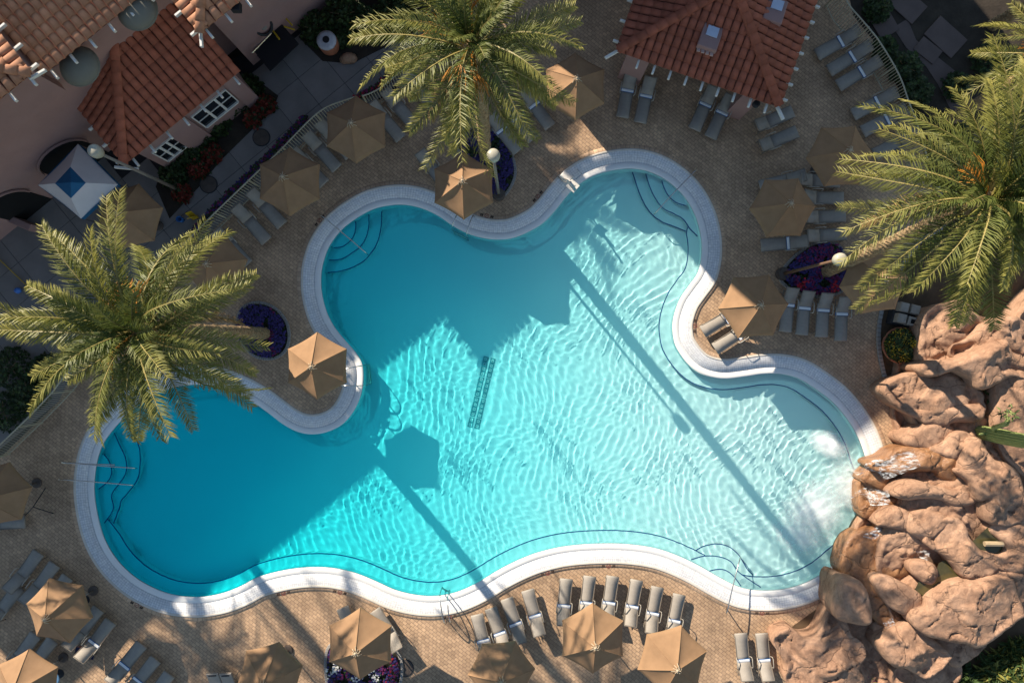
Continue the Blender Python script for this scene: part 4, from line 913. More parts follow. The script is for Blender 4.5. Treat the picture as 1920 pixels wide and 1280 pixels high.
# basins of standing water
def basin(pts, z, zoom):
    ox, oy, sc = zoom; W = [tuple(P(ox + x / sc, oy + y / sc, z))[:2] for x, y in pts]; W = [(x - ROC.x, y - ROC.y) for x, y in W]
    return poly_sheet('basin_water', [W], z, mat('murky_water', (.085, .075, .03), .08, .3, 3.0, spec=.6), rocks)
basin([(1050,220),(1180,100),(1290,240),(1260,330),(1100,290)], 1.72, Z3); basin([(620,580),(650,520),(760,500),(800,380),(900,330),(1010,480),(820,590),(700,640)], 1.42, Z3)
basin([(200,980),(350,940),(480,1130),(500,1300),(190,1300)], .12, Z3)
MB().tube([P(1846, 1019, 1.9) - ROC, P(1880, 1019, 1.95) - ROC], .11, 8).build('spout_pipe', mat('sand_pipe', (.45, .33, .2), .6), rocks)
# streaks of falling water over the lip
def fall_mat():
    m, nt, b = new_mat('falling_water'); tc = nt.nodes.new('ShaderNodeTexCoord'); mp = nt.nodes.new('ShaderNodeMapping'); mp.inputs['Scale'].default_value = (2.0, 9.0, 9.0); nt.links.new(tc.outputs['Object'], mp.inputs[0])
    n1 = N(nt, 'ShaderNodeTexNoise', Scale=1.2, Detail=7.0, Roughness=.7); nt.links.new(mp.outputs[0], n1.inputs[0])
    al = N(nt, 'ShaderNodeMapRange'); al.inputs[1].default_value = .46; al.inputs[2].default_value = .68; al.inputs[4].default_value = .85; nt.links.new(n1.outputs[0], al.inputs[0]); nt.links.new(al.outputs[0], b.inputs['Alpha'])
    b.inputs['Base Color'].default_value = (.86, .88, .88, 1); b.inputs['Roughness'].default_value = .3; return m
M_fall = fall_mat()
def fall(path, w):
    V = []; n = 9; F = []
    pts = [P(x, y, h) - ROC for x, y, h in path]; q = spline([tuple(p) for p in pts], .12, False)
    for k, p in enumerate(q):
        d = q[min(k + 1, len(q) - 1)] - q[max(k - 1, 0)]; s = np.array([-d[1], d[0], 0]); s /= np.linalg.norm(s) + 1e-9
        for j in range(n): f = j / (n - 1) - .5; V.append(tuple(p + s * f * w * (1 + .5 * k / len(q)) + np.array([0, 0, .03 * math.cos(j * 2.1 + k * .3) + .05 * (.25 - f * f)])))
    for k in range(len(q) - 1):
        for j in range(n - 1): a = k * n + j; F.append((a, a + 1, a + n + 1, a + n))
    obj('waterfall_sheet', mesh_data('waterfall_sheet', V, F, M_fall, None, True), rocks)
fall([(1720,858,1.85),(1690,868,1.7),(1660,878,1.5),(1640,882,1.2),(1624,884,.5),(1612,884,.0)], .75)
fall([(1668,932,1.35),(1640,932,1.15),(1625,930,.9),(1612,928,.4),(1604,926,0)], .6)
fall([(1740,1045,1.25),(1722,1038,1.15),(1700,1040,1.1)], .5)
fall([(1650,985,1.2),(1640,1000,1.15),(1622,1008,.8),(1606,1012,.1)], .35)
fall([(1672,1175,1.05),(1664,1162,1.1)], .35)
# saguaro standing behind the falls
sg = thing('saguaro_cactus', 'green ribbed saguaro cactus with a thin side arm behind the rocks', 'cactus', P(1800, 803))
def ribbed(path, r, n=16, m=14):
    V = []; F = []; q = spline(path, .12, False); L = len(q)
    for k, p in enumerate(q):
        t = k / (L - 1); rr = r * (min(1, math.sqrt(max(0, 1 - ((t - .88) / .12) ** 2)) if t > .88 else 1)) * (.8 + .2 * math.sin(t * math.pi)) + .004
        for j in range(n * 2): a = math.pi * j / n; r2 = rr * (1 if j % 2 else .84); V.append((p[0] + r2 * math.cos(a), p[1] + r2 * math.sin(a), p[2]))
    W = 2 * n
    for k in range(L - 1):
        for j in range(W): F.append((k * W + j, k * W + (j + 1) % W, (k + 1) * W + (j + 1) % W, (k + 1) * W + j))
    F.append(tuple((L - 1) * W + j for j in range(W))); return V, F
V, F = ribbed([(0, 0, 0), (.02, 0, 1.5), (.05, -.02, 3.0), (.05, 0, 4.3)], .30); obj('stem', mesh_data('stem', V, F, M_cactus), sg)
mb = MB(); mb.tube([(0, 0, 2.0), (-.25, .35, 2.3), (-.3, .6, 3.0), (-.35, .9, 3.2)], [.09, .10, .10, .05], 9); mb.build('arm', M_cactus, sg, True)
mb = MB(); mb.tube([(0, 0, 1.6), (-.4, .05, 1.9), (-.7, .05, 2.1)], [.06, .06, .03], 8); mb.build('arm', M_cactus, sg, True)
leafmass('flower', .3, .3, .15, 60, .22, (M_leafm, M_cactus), (1, 1), sg, (-.38, 1.0, 3.15), seed=4, spiky=True)
ag = thing('agave_plant', 'small grey green agave in the dark hollow between the upper rocks', 'plant', P(1860, 742, .9))
leafmass('leaves', .32, .32, .2, 70, .40, (M_leafm, M_leafy), (3, 1), ag, (0, 0, .1), seed=14, spiky=True)
# ------------------------------------------------------------------ sun loungers
def sheet(prof, w, th=.018):
    V = []; F = []
    q = [Vector((0, y, z)) for y, z in prof]
    for s in (-w / 2, w / 2):
        for p in q: V += [(s, p.y, p.z), (s, p.y, p.z - th)]
    m = 2 * len(q)
    for k in range(len(q) - 1):
        a = 2 * k; F += [(a, a + 2, m + a + 2, m + a), (a + 1, m + a + 1, m + a + 3, a + 3), (a, a + 1, a + 3, a + 2), (m + a, m + a + 2, m + a + 3, m + a + 1)]
    F += [(0, m, m + 1, 1), (m - 2, m - 1, 2 * m - 1, 2 * m - 2)]
    return V, F
lou = thing('sun_lounger', '', 'sun lounger', (0, 0, 0), 0, 'sun loungers around the pool'); LK = []
mb = MB()
for s in (-.27, .27):
    mb.tube([(s, .98, .30), (s, .9, .34), (s, -.25, .34), (s, -.85, .34)], .022, 6)
for y in (.9, .25, -.3, -.8): mb.tube([(-.27, y, .30), (.27, y, .30)], .018, 5)
LK.append(mb.build('frame', M_frame, lou))
V, F = sheet([(1.0, .30), (.985, .335), (.95, .357), (.7, .355), (.35, .345), (0, .345), (-.24, .36)], .555); LK.append(MB().add(V, F).build('seat_sling', M_sling, lou, True))
V, F = sheet([(-.25, .375), (-.5, .49), (-.75, .63), (-.90, .715), (-.925, .72), (-.93, .70)], .555); LK.append(MB().add(V, F).build('backrest', M_sling, lou, True))
mb = MB()
for s in (-.27, .27): mb.tube([(s, -.25, .35), (s, -.9, .70)], .02, 5)
mb.tube([(-.27, -.9, .70), (.27, -.9, .70)], .02, 5); mb.tube([(-.2, -.6, .54), (-.2, -.8, .34)], .014, 4); mb.tube([(.2, -.6, .54), (.2, -.8, .34)], .014, 4)
LK.append(mb.build('back_frame', M_frame, lou))
for s in (-1, 1):
    mb = MB(); mb.tube([(s * .28, -.02, .34), (s * .33, .0, .5), (s * .335, -.06, .56), (s * .335, -.40, .56), (s * .33, -.47, .5), (s * .28, -.48, .34)], .018, 6); LK.append(mb.build('armrest', mat('pale_frame', (.42, .38, .32), .4), lou, True))
    for y in (.78, -.7):
        mb = MB(); mb.tube([(s * .27, y, .34), (s * .29, y + (.05 if y > 0 else -.05), 0)], .02, 5); LK.append(mb.build('leg', M_frame, lou))
band_mb = MB()
def bandbox(x0, x1, y0, y1, i, dz):
    for (ya, yb) in ((y0, y1),):
        pts = [(ya, .378 + dz), ((ya + yb) / 2, .392 + dz), (yb, .382 + dz)]; V = []
        for s in (x0, x1): V += [(s, y, z) for y, z in pts] + [(s, y, z - .03) for y, z in pts]
        band_mb.add(V, [(0, 1, 7, 6), (1, 2, 8, 7), (0, 6, 9, 3), (2, 5, 11, 8), (0, 3, 4, 1), (1, 4, 5, 2), (6, 7, 10, 9), (7, 8, 11, 10)], i)
bandbox(-.283, .283, -.250, -.118, 1, 0); bandbox(-.262, .262, -.240, -.128, 0, .004)
BAND = band_mb.build('headrest_band', [M_band, M_blue], lou)
FOOT, HEAD = 1.0, -.93
def lounger(foot, head, label, band=True, first=[True], grp=None):
    f = P(*foot, .34); h = P(*head, .68); d = (f - h); a = math.atan2(d.y, d.x) - math.pi / 2
    loc = Vector((f.x, f.y, 0)) - Vector((math.cos(a + math.pi / 2), math.sin(a + math.pi / 2), 0)) * FOOT
    kids = LK + ([BAND] if band else [])
    r, ks = copy_tree(lou, kids, loc, a, label, 'sun loungers around the pool'); 
    return r
B = 'taupe sun lounger '
LG = [
 ((894,1152),(911,1232),B+'at the left end of the sunlit bottom row',1),
 ((920,1140),(945,1218),B+'second from the left in the sunlit bottom row',1),
 ((950,1122),(975,1200),B+'third from the left in the sunlit bottom row',1),
 ((989,1106),(1010,1184),B+'fourth in the bottom row, last before the gap, its shadow falling free',1),
 ((1062,1085),(1056,1168),B+'left end of the six below the pool, touching the tan umbrella',1),
 ((1106,1080),(1098,1162),B+'second of the six below the pool, half hidden by the umbrella tip',1),
 ((1149,1080),(1140,1162),B+'third of the six below the pool, beside the umbrella tip',1),
 ((1194,1087),(1183,1168),B+'fourth of the six below the pool, fully in view',1),
 ((1233,1100),(1222,1181),B+'fifth of the six below the pool, between two umbrellas',1),
 ((1274,1114),(1262,1196),B+'at the right end of the six below the pool',1),
 ((1389,1187),(1401,1268),B+'left one of the pair by the rocks at the bottom edge',1),
 ((1428,1187),(1440,1268),B+'right one of the pair by the rocks at the bottom edge',1),
 ((642,1139),(668,1215),B+'with only its foot showing left above the lower left umbrella',0),
 ((702,1144),(742,1214),B+'poking out to the right of the lower left umbrella',0),
 ((207,1165),(159,1222),B+'in shade right of the bright tan umbrella at lower left',1),
 ((184,1142),(136,1199),B+'mostly hidden behind the right corner of the bottom left umbrella',0),
 ((265,1208),(217,1264),B+'in shade with its left side touching a patch of sun, bottom left',1),
 ((291,1236),(244,1292),B+'second from the sunny edge in the bottom left group',1),
 ((317,1264),(272,1320),B+'cut by the bottom edge nearest the sunlit deck',0),
 ((72,1036),(24,1092),B+'uppermost of the dark group left of the tan umbrella',0),
 ((102,1058),(54,1114),B+'second of the dark group left of the tan umbrella',0),
 ((126,1082),(78,1138),B+'third of the dark group, its lower half under the tan umbrella',0),
 ((98,1200),(50,1256),B+'in deep shade between the two bottom left umbrellas',0),
 ((35,1100),(-15,1156),B+'at the left edge in deep shade, facing away from the pool',0),
 ((66,1190),(18,1246),B+'at the left edge in deep shade just above the corner umbrella',0),
 ((46,978),(-34,986),B+'lying level in deep shade at the left edge',1),
 ((500,452),(447,395),B+'in shade left of the upper left umbrella, nearer the fence end',0),
 ((529,422),(475,365),B+'in shade tucked against the upper left umbrella',0),
 ((464,496),(410,440),B+'in shade partly covered by the left palm fronds',0),
 ((608,345),(556,290),B+'hidden behind the right edge of the upper left umbrella',0),
 ((632,316),(580,258),B+'in shade between the two umbrellas along the fence',0),
 ((657,292),(604,236),B+'under the umbrella nearest the fence bend with only its head showing',0),
 ((752,260),(702,200),B+'in shade right of the umbrella at the fence bend',0),
 ((778,236),(730,178),B+'in shade beside the tips of the top palm fronds',0),
 ((815,202),(768,142),B+'in shade mostly covered by the top palm fronds',0),
 ((840,352),(798,298),B+'behind the half sunlit umbrella by the violet bed',0),
 ((972,284),(925,220),B+'touching the violet bed right of the top palm',1),
 ((1000,262),(954,196),B+'in the middle of the three right of the top palm',1),
 ((1032,238),(987,172),B+'right one of the three right of the top palm',1),
 ((1167,220),(1183,143),B+'left of the pair at the pavilion left pillar',1),
 ((1200,230),(1219,153),B+'right of the pair at the pavilion left pillar',1),
 ((1302,243),(1336,170),B+'left of the pair at the pavilion right pillar',1),
 ((1332,258),(1368,186),B+'right of the pair at the pavilion right pillar',1),
 ((1532,103),(1604,60),B+'uppermost of the dark row along the right fence',1),
 ((1555,133),(1626,88),B+'second from the top along the right fence',1),
 ((1572,161),(1643,117),B+'third from the top along the right fence',1),
 ((1600,215),(1676,175),B+'fourth along the right fence, above the palm frond tip',1),
 ((1618,247),(1694,207),B+'fifth along the right fence, half under the palm fronds',1),
 ((1640,290),(1716,250),B+'sixth along the right fence, almost hidden by the palm fronds',0),
 ((1488,208),(1412,238),B+'upper of the two in shade below the pavilion right corner',0),
 ((1496,246),(1420,276),B+'lower of the two in shade below the pavilion right corner',0),
 ((1583,372),(1502,366),B+'second in the shaded stack right of the dark umbrella',0),
 ((1576,340),(1496,334),B+'uppermost in the shaded stack right of the dark umbrella',0),
 ((1587,404),(1506,406),B+'third in the shaded stack right of the dark umbrella',0),
 ((1589,438),(1508,442),B+'lowest in the shaded stack, touching the crimson and violet bed',0),
 ((1427,460),(1507,452),B+'lying level below the dark umbrella with one pale band',1),
 ((1425,350),(1500,330),B+'peeping out left of the dark umbrella on the right bank',0),
 ((1472,622),(1487,545),B+'left end of the four below the right flower bed',1),
 ((1503,628),(1517,550),B+'second of the four below the right flower bed',1),
 ((1540,632),(1552,556),B+'third of the four below the right flower bed',1),
 ((1576,639),(1586,562),B+'right end of the four below the right flower bed',1),
 ((1318,622),(1382,586),B+'upper of the sunlit pair at the right bank umbrella',1),
 ((1341,654),(1405,616),B+'lower of the sunlit pair at the right bank umbrella',1),
]
for f, h, l, b in LG: lounger(f, h, l, bool(b))
for k in LK + [BAND]: bpy.data.objects.remove(k)
bpy.data.objects.remove(lou)
# two folded loungers standing on end at the bottom edge
for x, l in ((414, 'left of two pale loungers with tall raised backs at the bottom edge'), (438, 'right of two pale loungers with tall raised backs at the bottom edge')):
    c = P(x, 1262); t = thing('upright_lounger', l, 'sun lounger', (c.x, c.y, 0), R(4), 'upright loungers at the bottom edge')
    mb = MB(); V, F = sheet([(.42, .72), (.38, .78), (-.45, .38), (-.5, .34)], .50, .03); mb.add(V, F).build('backrest', M_sling, t)
    mb = MB(); V, F = sheet([(-.5, .36), (-1.5, .34), (-1.7, .33)], .50, .03); mb.add(V, F).build('seat', M_sling, t)
    mb = MB().box((0, .30, .76), (.34, .05, .02)); mb.build('handle_slot', M_dark, t)
    mb = MB()
    for s in (-.26, .26): mb.tube([(s, .42, .74), (s, -.5, .34), (s, -1.7, .33)], .02, 5); mb.tube([(s, .0, .55), (s, .1, 0)], .018, 4); mb.tube([(s, -1.5, .33), (s, -1.5, 0)], .018, 4)
    mb.tube([(-.26, .42, .74), (.26, .42, .74)], .02, 5); mb.build('frame', M_frame, t)

# ------------------------------------------------------------------ umbrellas
UR, UZ, UA = 1.40, 2.12, 2.90
def panel_mesh():
    n = 9; V = []; F = []; c0 = Vector((UR, 0)); c1 = Vector((UR * math.cos(R(60)), UR * math.sin(R(60))))
    for i in range(n + 1):
        r = i / n
        for j in range(n + 1):
            s = j / n; q = c0.lerp(c1, s) * r * (1 - .035 * 4 * s * (1 - s) * r); z = UA + (UZ - UA) * r ** 1.08 - .045 * 4 * s * (1 - s) * math.sin(math.pi * min(1, r * .95)) 
            V.append((q.x, q.y, z + (.012 * math.sin(s * 9 + r * 7)) * r * (1 - r)))
    for i in range(n):
        for j in range(n): a = i * (n + 1) + j; F.append((a, a + n + 1, a + n + 2, a + 1))
    b = len(V)
    for j in range(n + 1): x, y, z = V[n * (n + 1) + j]; V.append((x * .995, y * .995, z - .07))
    for j in range(n): F.append((n * (n + 1) + j, b + j, b + j + 1, n * (n + 1) + j + 1))
    return mesh_data('canopy_panel', V, F, M_canvas, None, True)
PM = panel_mesh()
UM = bpy.data.objects.new('umbrella', None); put(UM, category='umbrella', group='tan hexagonal umbrellas', label=''); UK = []
for k in range(6):
    o = obj('canopy_panel', PM, UM); o.rotation_euler = (0, 0, R(60 * k)); UK.append(o)
rib = MB().tube([(.04, 0, UA - .10), (UR * .97, 0, UZ - .03)], .016, 5).data('rib', M_wood)
seam = MB().tube([(.03, 0, UA + .008)] + [(UR * t, 0, UA + (UZ - UA) * t ** 1.08 + .006) for t in (.25, .5, .75, 1)], .011, 5).data('seam', M_canvas)
for k in range(6):
    for nm, me in (('rib', rib), ('seam', seam)): o = obj(nm, me, UM); o.rotation_euler = (0, 0, R(60 * k)); UK.append(o)
UK.append(MB().tube([(0, 0, 0), (0, 0, UA - .02)], .028, 10).build('pole', M_wood, UM))
UK.append(MB().lathe([(.0, UA - .02), (.05, UA), (.055, UA + .05), (.03, UA + .09), (.005, UA + .11)], 12).build('finial', M_rope, UM, True))
mb = MB()
for k in range(9):
    a = k * .7 + .2; l = (.14, .22, .18)[k % 3]; mb.tube([(.02 * math.cos(a), .02 * math.sin(a), UA + .05), (l * .6 * math.cos(a), l * .6 * math.sin(a), UA + .06), (l * math.cos(a + .3), l * math.sin(a + .3), UA - l * .40)], .014, 4)
UK.append(mb.build('tie_cord', M_rope, UM))
UK.append(MB().lathe([(.22, 0), (.22, .05), (.19, .08), (.06, .10), (.05, .35)], 20).build('base', M_footing, UM))
UL = [
 (869, 347, 30, 'tan hexagonal umbrella half in sun beside the violet bed and the upper ladder', 1.0),
 (593, 686, 30, 'fully sunlit tan umbrella on the left peninsula between the two pool lobes', 1.0),
 (1415, 574, 4, 'tan umbrella half in sun on the right bank over the pair of loungers', 1.04),
 (674, 1209, 30, 'tan umbrella standing over the white and crimson flower bed, bottom left of centre', 1.06),
 (504, 1268, 15, 'tan umbrella cut by the bottom edge left of the flower bed', 1.0),
 (940, 1262, 5, 'tan umbrella at the bottom edge below the four leftmost sunlit loungers', 1.0),
 (1112, 1199, 30, 'tan umbrella in front of the left three of the six loungers', 1.04),
 (1262, 1240, 15, 'tan umbrella at the bottom edge below the right end of the six loungers', 1.06),
 (107, 1147, -12, 'tan umbrella bright against the dark loungers at lower left', 1.0),
 (46, 1283, 27, 'tan umbrella in the bottom left corner of the picture', 1.0),
 (541, 339, 30, 'shaded umbrella on the upper left deck, lower one along the fence', 1.02),
 (666, 241, 30, 'shaded umbrella at the bend of the curved fence', 1.0),
 (1079, 160, 30, 'shaded umbrella between the top palm and the pavilion', 1.0),
 (1470, 388, 2, 'shaded umbrella left of the stacked loungers on the right bank', .98),
 (1578, 291, 3, 'shaded umbrella partly behind the frond tips of the right palm', 1.0),
 (1642, 528, 8, 'shaded umbrella under the leaning palm trunk', 1.02),
 (402, 498, 12, 'shaded umbrella mostly covered by the left palm fronds', .95),
 (240, 405, 15, 'dark umbrella beside the white tent with the blue top', 1.0),
 (-8, 928, 12, 'dark umbrella cut by the left edge halfway down', 1.0)]
for x, y, a, l, s in UL:
    c = P(x, y, 2.25); r, _ = copy_tree(UM, UK, (c.x, c.y, 0), R(a), l, 'tan hexagonal umbrellas'); r.scale = (s, s, 1)
for k in UK: bpy.data.objects.remove(k)
bpy.data.objects.remove(UM)

# ------------------------------------------------------------------ lamp posts
def lamp_post(base, head, h, label, pm=None):
    b = P(*base); t_ = P(*head, h); t = thing('lamp_post', label, 'lamp post', (b.x, b.y, 0), 0, 'globe lamp posts'); r = Vector((t_.x - b.x, t_.y - b.y, h))
    MB().lathe([(.30, 0), (.30, .18), (.26, .2), (.25, .30), (.1, .32)], 22).build('footing', M_footing, t)
    MB().tube([(0, 0, .2), r - Vector((0, 0, .3))], [.075, .055], 12).build('pole', pm or M_post, t, True)
    MB().lathe([(.08, -.34), (.17, -.3), (.23, -.16), (.24, -.02), (.225, .05), (.17, .11), (.09, .14), (.01, .15)], 26).build('globe', M_lamp, t, True, r)
lamp_post((935, 365), (925, 291), 5.9, 'pale globe lamp post at the tip of the violet bed')
lamp_post((1466, 514), (1576, 486), 5.1, 'lamp post, pole tinted brown for shade, leaning over the violet bed beside the leaning palm', mat('shade_tinted_post', (.15, .085, .05), .7, .2))  # pole colour darkened to imitate the shade of the fronds over it
lamp_post((337, 357), (177, 283), 5.8, 'lamp post with a bright globe above the low annex roof corner')

# ------------------------------------------------------------------ fences
BAL = MB().box((0, 0, 0), (.022, .022, 1.25)).data('baluster', M_fence)
def fence(path, h, label, posts):
    q = spline(path, 5.04 * 1.0, False); pts = [P(x, y, h) for x, y in q]
    # resample evenly at 12 cm
    out = [pts[0]]; 
    for p in pts[1:]:
        while (p - out[-1]).length >= .125: out.append(out[-1] + (p - out[-1]).normalized() * .125)
    c = out[0]; t = thing('fence', label, 'fence', (c.x, c.y, 0)); o0 = Vector((c.x, c.y, 0))
    rel = [p - o0 for p in out]
    MB().tube([p for p in rel], .032, 6).build('top_rail', M_fence, t); MB().tube([Vector((p.x, p.y, .12)) for p in rel], .025, 5).build('bottom_rail', M_fence, t)
    for k, p in enumerate(rel):
        if k % 16 == 0: MB().box((0, 0, 0), (.06, .06, h + .04)).build('post', M_fence, t, loc=(p.x, p.y, (h + .04) / 2))
        elif len(rel) < 320: obj('baluster', BAL, t, (p.x, p.y, h - .65))
fence([(340,462),(400,402),(480,325),(522,285),(556,250),(587,219),(612,201),(640,190),(668,181)], 1.4, 'cream metal fence curving along the upper left deck behind the umbrellas', 1)
fence([(680,180),(705,170),(732,150),(768,118),(800,80),(830,30),(850,-30)], 1.4, 'cream metal fence curving away behind the top palm crown', 1)
fence([(-30,862),(0,833),(50,785),(95,738),(125,700),(165,655)], 1.4, 'pale metal fence at the lower left under the left palm fronds', 1)
fence([(1578,-20),(1592,10),(1612,33),(1640,66),(1652,83),(1672,115),(1690,150),(1702,185),(1722,240),(1740,300)], 1.4, 'metal fence curving behind the loungers at the upper right', 1)

# ------------------------------------------------------------------ hand rails, ladders, pool lift
def rail(paths, label, name='handrail', cat='handrail', r=.024):
    c = P(*paths[0][0][:2]); t = thing(name, label, cat, (c.x, c.y, 0))
    for pth_ in paths:
        q = [P(x, y, h) - Vector((c.x, c.y, 0)) for x, y, h in pth_]; q = [Vector(v) for v in spline([tuple(v) for v in q], .12, False)]
        MB().tube(q, r, 7).build('tube', M_steel, t, True)
    return t
rail([[(599,402,.0),(599,401,.75),(604,405,.9),(645,439,.75),(686,474,.35),(688,476,-.6)]], 'single steel rail down the upper left corner steps')
rail([[(1303,322,0),(1306,317,.75),(1302,322,.9),(1265,360,.75),(1230,398,.35),(1226,402,-.6)]], 'single steel rail down the upper right corner steps')
rail([[(120,868,0),(115,866,.75),(125,867,.9),(190,873,.8),(252,877,.5),(254,877,-.5)], [(120,868,0),(122,868,.5),(215,871,.4)]], 'upper of two parallel steel rails over the left end steps')
rail([[(114,900,0),(109,898,.75),(120,899,.9),(190,904,.8),(248,909,.5),(250,909,-.5)]], 'lower of two parallel steel rails over the left end steps')
rail([[(1362,1140,0),(1362,1147,.75),(1364,1143,.9),(1375,1095,.75),(1387,1048,.35),(1388,1044,-.5)]], 'single pale rail down the lower right corner steps')
def ladder(a, b, label, reach=1.0):
    t = None; c = P(*a[0]); t = thing('pool_ladder', label, 'pool ladder', (c.x, c.y, 0)); o = Vector((c.x, c.y, 0)); ends = []
    for (s, e) in (a, b):
        S_, E_ = P(*s), P(*e); m = (E_ - S_)
        q = [S_ - o, S_ + Vector((0, 0, .5)) - o, S_ + m * .2 + Vector((0, 0, .78)) - o, S_ + m * .6 + Vector((0, 0, .80)) - o, S_ + m * .95 + Vector((0, 0, .55)) - o, E_ + Vector((0, 0, .1)) - o, E_ + Vector((0, 0, -.95)) - o]
        q = [Vector(v) for v in spline([tuple(v) for v in q], .1, False)]; MB().tube(q, .024, 7).build('grab_rail', M_steel, t, True); ends.append(E_ - o)
    for z in (-.3, -.6, -.9):
        mb = MB(); mb.tube([ends[0] + Vector((0, 0, z)), ends[1] + Vector((0, 0, z))], .03, 6); mb.build('rung', M_white if z > -.4 else M_steel, t)
ladder(((862,404),(849,432)), ((889,408),(876,446)), 'steel ladder entering the pool beside the half sunlit umbrella')
ladder(((644,692),(686,684)), ((642,720),(689,721)), 'steel ladder at the tip of the left peninsula beside the sunlit umbrella')
ladder(((838,1160),(827,1106)), ((848,1158),(841,1112)), 'steel ladder on the sunny coping at the middle of the bottom edge')
lf = thing('pool_lift', 'white and steel pool lift chair on the sunlit coping of the upper bank', 'pool lift', P(1066, 330))
def lp(x, y, h): return P(x, y, h) - Vector(lf.location)
MB().tube([lp(1066,338,0), lp(1070,342,1.5)], .045, 8).build('mast', M_steel, lf)
MB().tube([lp(1070,342,1.45), lp(1076,351,1.35), lp(1078,356,1.0)], .035, 8).build('boom', M_steel, lf)
mb = MB(); mb.box(lp(1074, 349, .62), (.45, .42, .05), R(-40), bev=.01); mb.box(lp(1071, 344, .85), (.45, .06, .45), R(-40), bev=.01); mb.build('seat', M_white, lf)
mb = MB(); mb.tube([lp(1048,322,.05), lp(1058,335,.5), lp(1066,338,.9)], .02, 6); mb.tube([lp(1046,331,.05), lp(1056,340,.4), lp(1066,342,.6)], .02, 6); mb.tube([lp(1082,317,.05), lp(1091,326,.1), lp(1080,336,.1)], .02, 6); mb.build('brace', M_steel, lf)
MB().box(lp(1062, 333, .25), (.5, .35, .5), R(-40), bev=.04).build('counterweight', M_white, lf)

# ------------------------------------------------------------------ tent, cart, small things
tent = thing('canopy_tent', 'white square canopy tent with a blue diamond on top', 'tent', P(148, 345))
tc_ = Vector(tent.location); TOP = P(133, 342, 3.3) - tc_; CN = [P(x, y, 2.5) - tc_ for x, y in ((146, 270), (221, 346), (152, 410), (71, 347))]
IN = [P(x, y, 3.02) - tc_ for x, y in ((132, 313), (161, 343), (133, 372), (103, 344))]
for k in range(4):
    a, b, c, d = CN[k], CN[(k + 1) % 4], IN[(k + 1) % 4], IN[k]; V = []; F = []; n = 6
    for i in range(n + 1):
        for j in range(n + 1): u, v = i / n, j / n; p = a.lerp(b, u).lerp(d.lerp(c, u), v); V.append(p - Vector((0, 0, .06 * math.sin(math.pi * u) * (1 - v))))
    for i in range(n):
        for j in range(n): q = i * (n + 1) + j; F.append((q, q + n + 1, q + n + 2, q + 1))
    obj('roof_panel', mesh_data('roof_panel', V, F, M_tent, None, True), tent)
    obj('top_panel', mesh_data('top_panel', [d, c, TOP], [(0, 1, 2)], M_tentblue), tent)
    obj('valance', mesh_data('valance', [a, b, b - Vector((0, 0, .22)), a - Vector((0, 0, .22))], [(0, 1, 2, 3)], M_tentblue), tent)
    MB().tube([Vector((a.x, a.y, 0)) * .985, a * .985], .03, 6).build('leg', M_steel, tent)
cart = thing('service_cart', 'black covered service cart against the hotel wall with yellow tools at its back', 'cart', P(508, 92))
def cp(x, y, h): return P(x, y, h) - Vector(cart.location)
def slabq(name, pts, h, m, th=.06):
    V = [cp(x, y, h) for x, y in pts] + [cp(x, y, h) - Vector((0, 0, th)) for x, y in pts]
    return obj(name, mesh_data(name, V, [(0, 1, 2, 3), (7, 6, 5, 4), (0, 4, 5, 1), (1, 5, 6, 2), (2, 6, 7, 3), (3, 7, 4, 0)], m), cart)
slabq('cover', [(476,96),(528,45),(560,82),(506,133)][::-1], 1.0, M_board)
slabq('shelf', [(478,100),(530,50),(556,84),(505,131)][::-1], .4, M_dark)
for x, y in ((480, 98), (528, 49), (557, 83), (506, 129)): MB().tube([cp(x, y, 0), cp(x, y, 1.0)], .03, 6).build('leg', M_dark, cart)
mb = MB(); mb.tube([cp(473,99,1.3), cp(508,63,1.3)], .03, 6); mb.tube([cp(473,99,1.0), cp(473,99,1.3)], .02, 5); mb.tube([cp(508,63,1.0), cp(508,63,1.3)], .02, 5); mb.build('push_bar', M_steel, cart)
for (a, b) in (((533,50),(552,56)),((512,58),(524,74)),((535,34),(548,48))): MB().tube([cp(*a, 1.1), cp(*b, 1.15)], .035, 6).build('tool', M_brightyellow, cart)
wh = thing('hose_reel', 'grey ring shaped hose reel hanging on the pink hotel wall above the black cart', 'hose reel', P(494, 50, 1.6))
mb = MB(); mb.tube([(.36 * math.cos(t * .4189), .16 * math.sin(t * .4189), .33 * math.sin(t * .4189)) for t in range(16)], .06, 7); o = mb.build('hose', M_dark, wh, True); o.rotation_euler = (0, 0, R(40))
mb = MB(); mb.lathe([(.03, -.04), (.15, -.03), (.15, .03), (.02, .04)], 14); o = mb.build('hub', M_post, wh); o.rotation_euler = (R(60), 0, R(40))
pl = thing('lidded_planter', 'round terracotta urn with a white lid and dark centre beside the walkway', 'planter', P(622, 92))
MB().lathe([(.28, 0), (.42, .25), (.44, .6), (.38, .75)], 22).build('pot', M_terra, pl, True); MB().lathe([(.42, .74), (.43, .80), (.3, .86), (.15, .87)], 26).build('lid', mat('grey_white_lid', (.50, .50, .54), .6), pl, True)
MB().lathe([(.15, .865), (.15, .885), (.02, .89)], 18).build('lid_hole', M_board, pl)
bl = thing('small_boulder', 'pale boulder at the edge of the bed beside the lidded planter', 'boulder', P(656, 113))
V = MB().lathe([(.24, 0), (.33, .12), (.26, .28), (.1, .36), (.01, .37)], 14); 
for v in V.V: v.x *= 1.25 + .2 * noise.noise(v * 4); v.y *= .8 + .3 * noise.noise(v * 3)
V.build('stone', M_rock, bl, True)
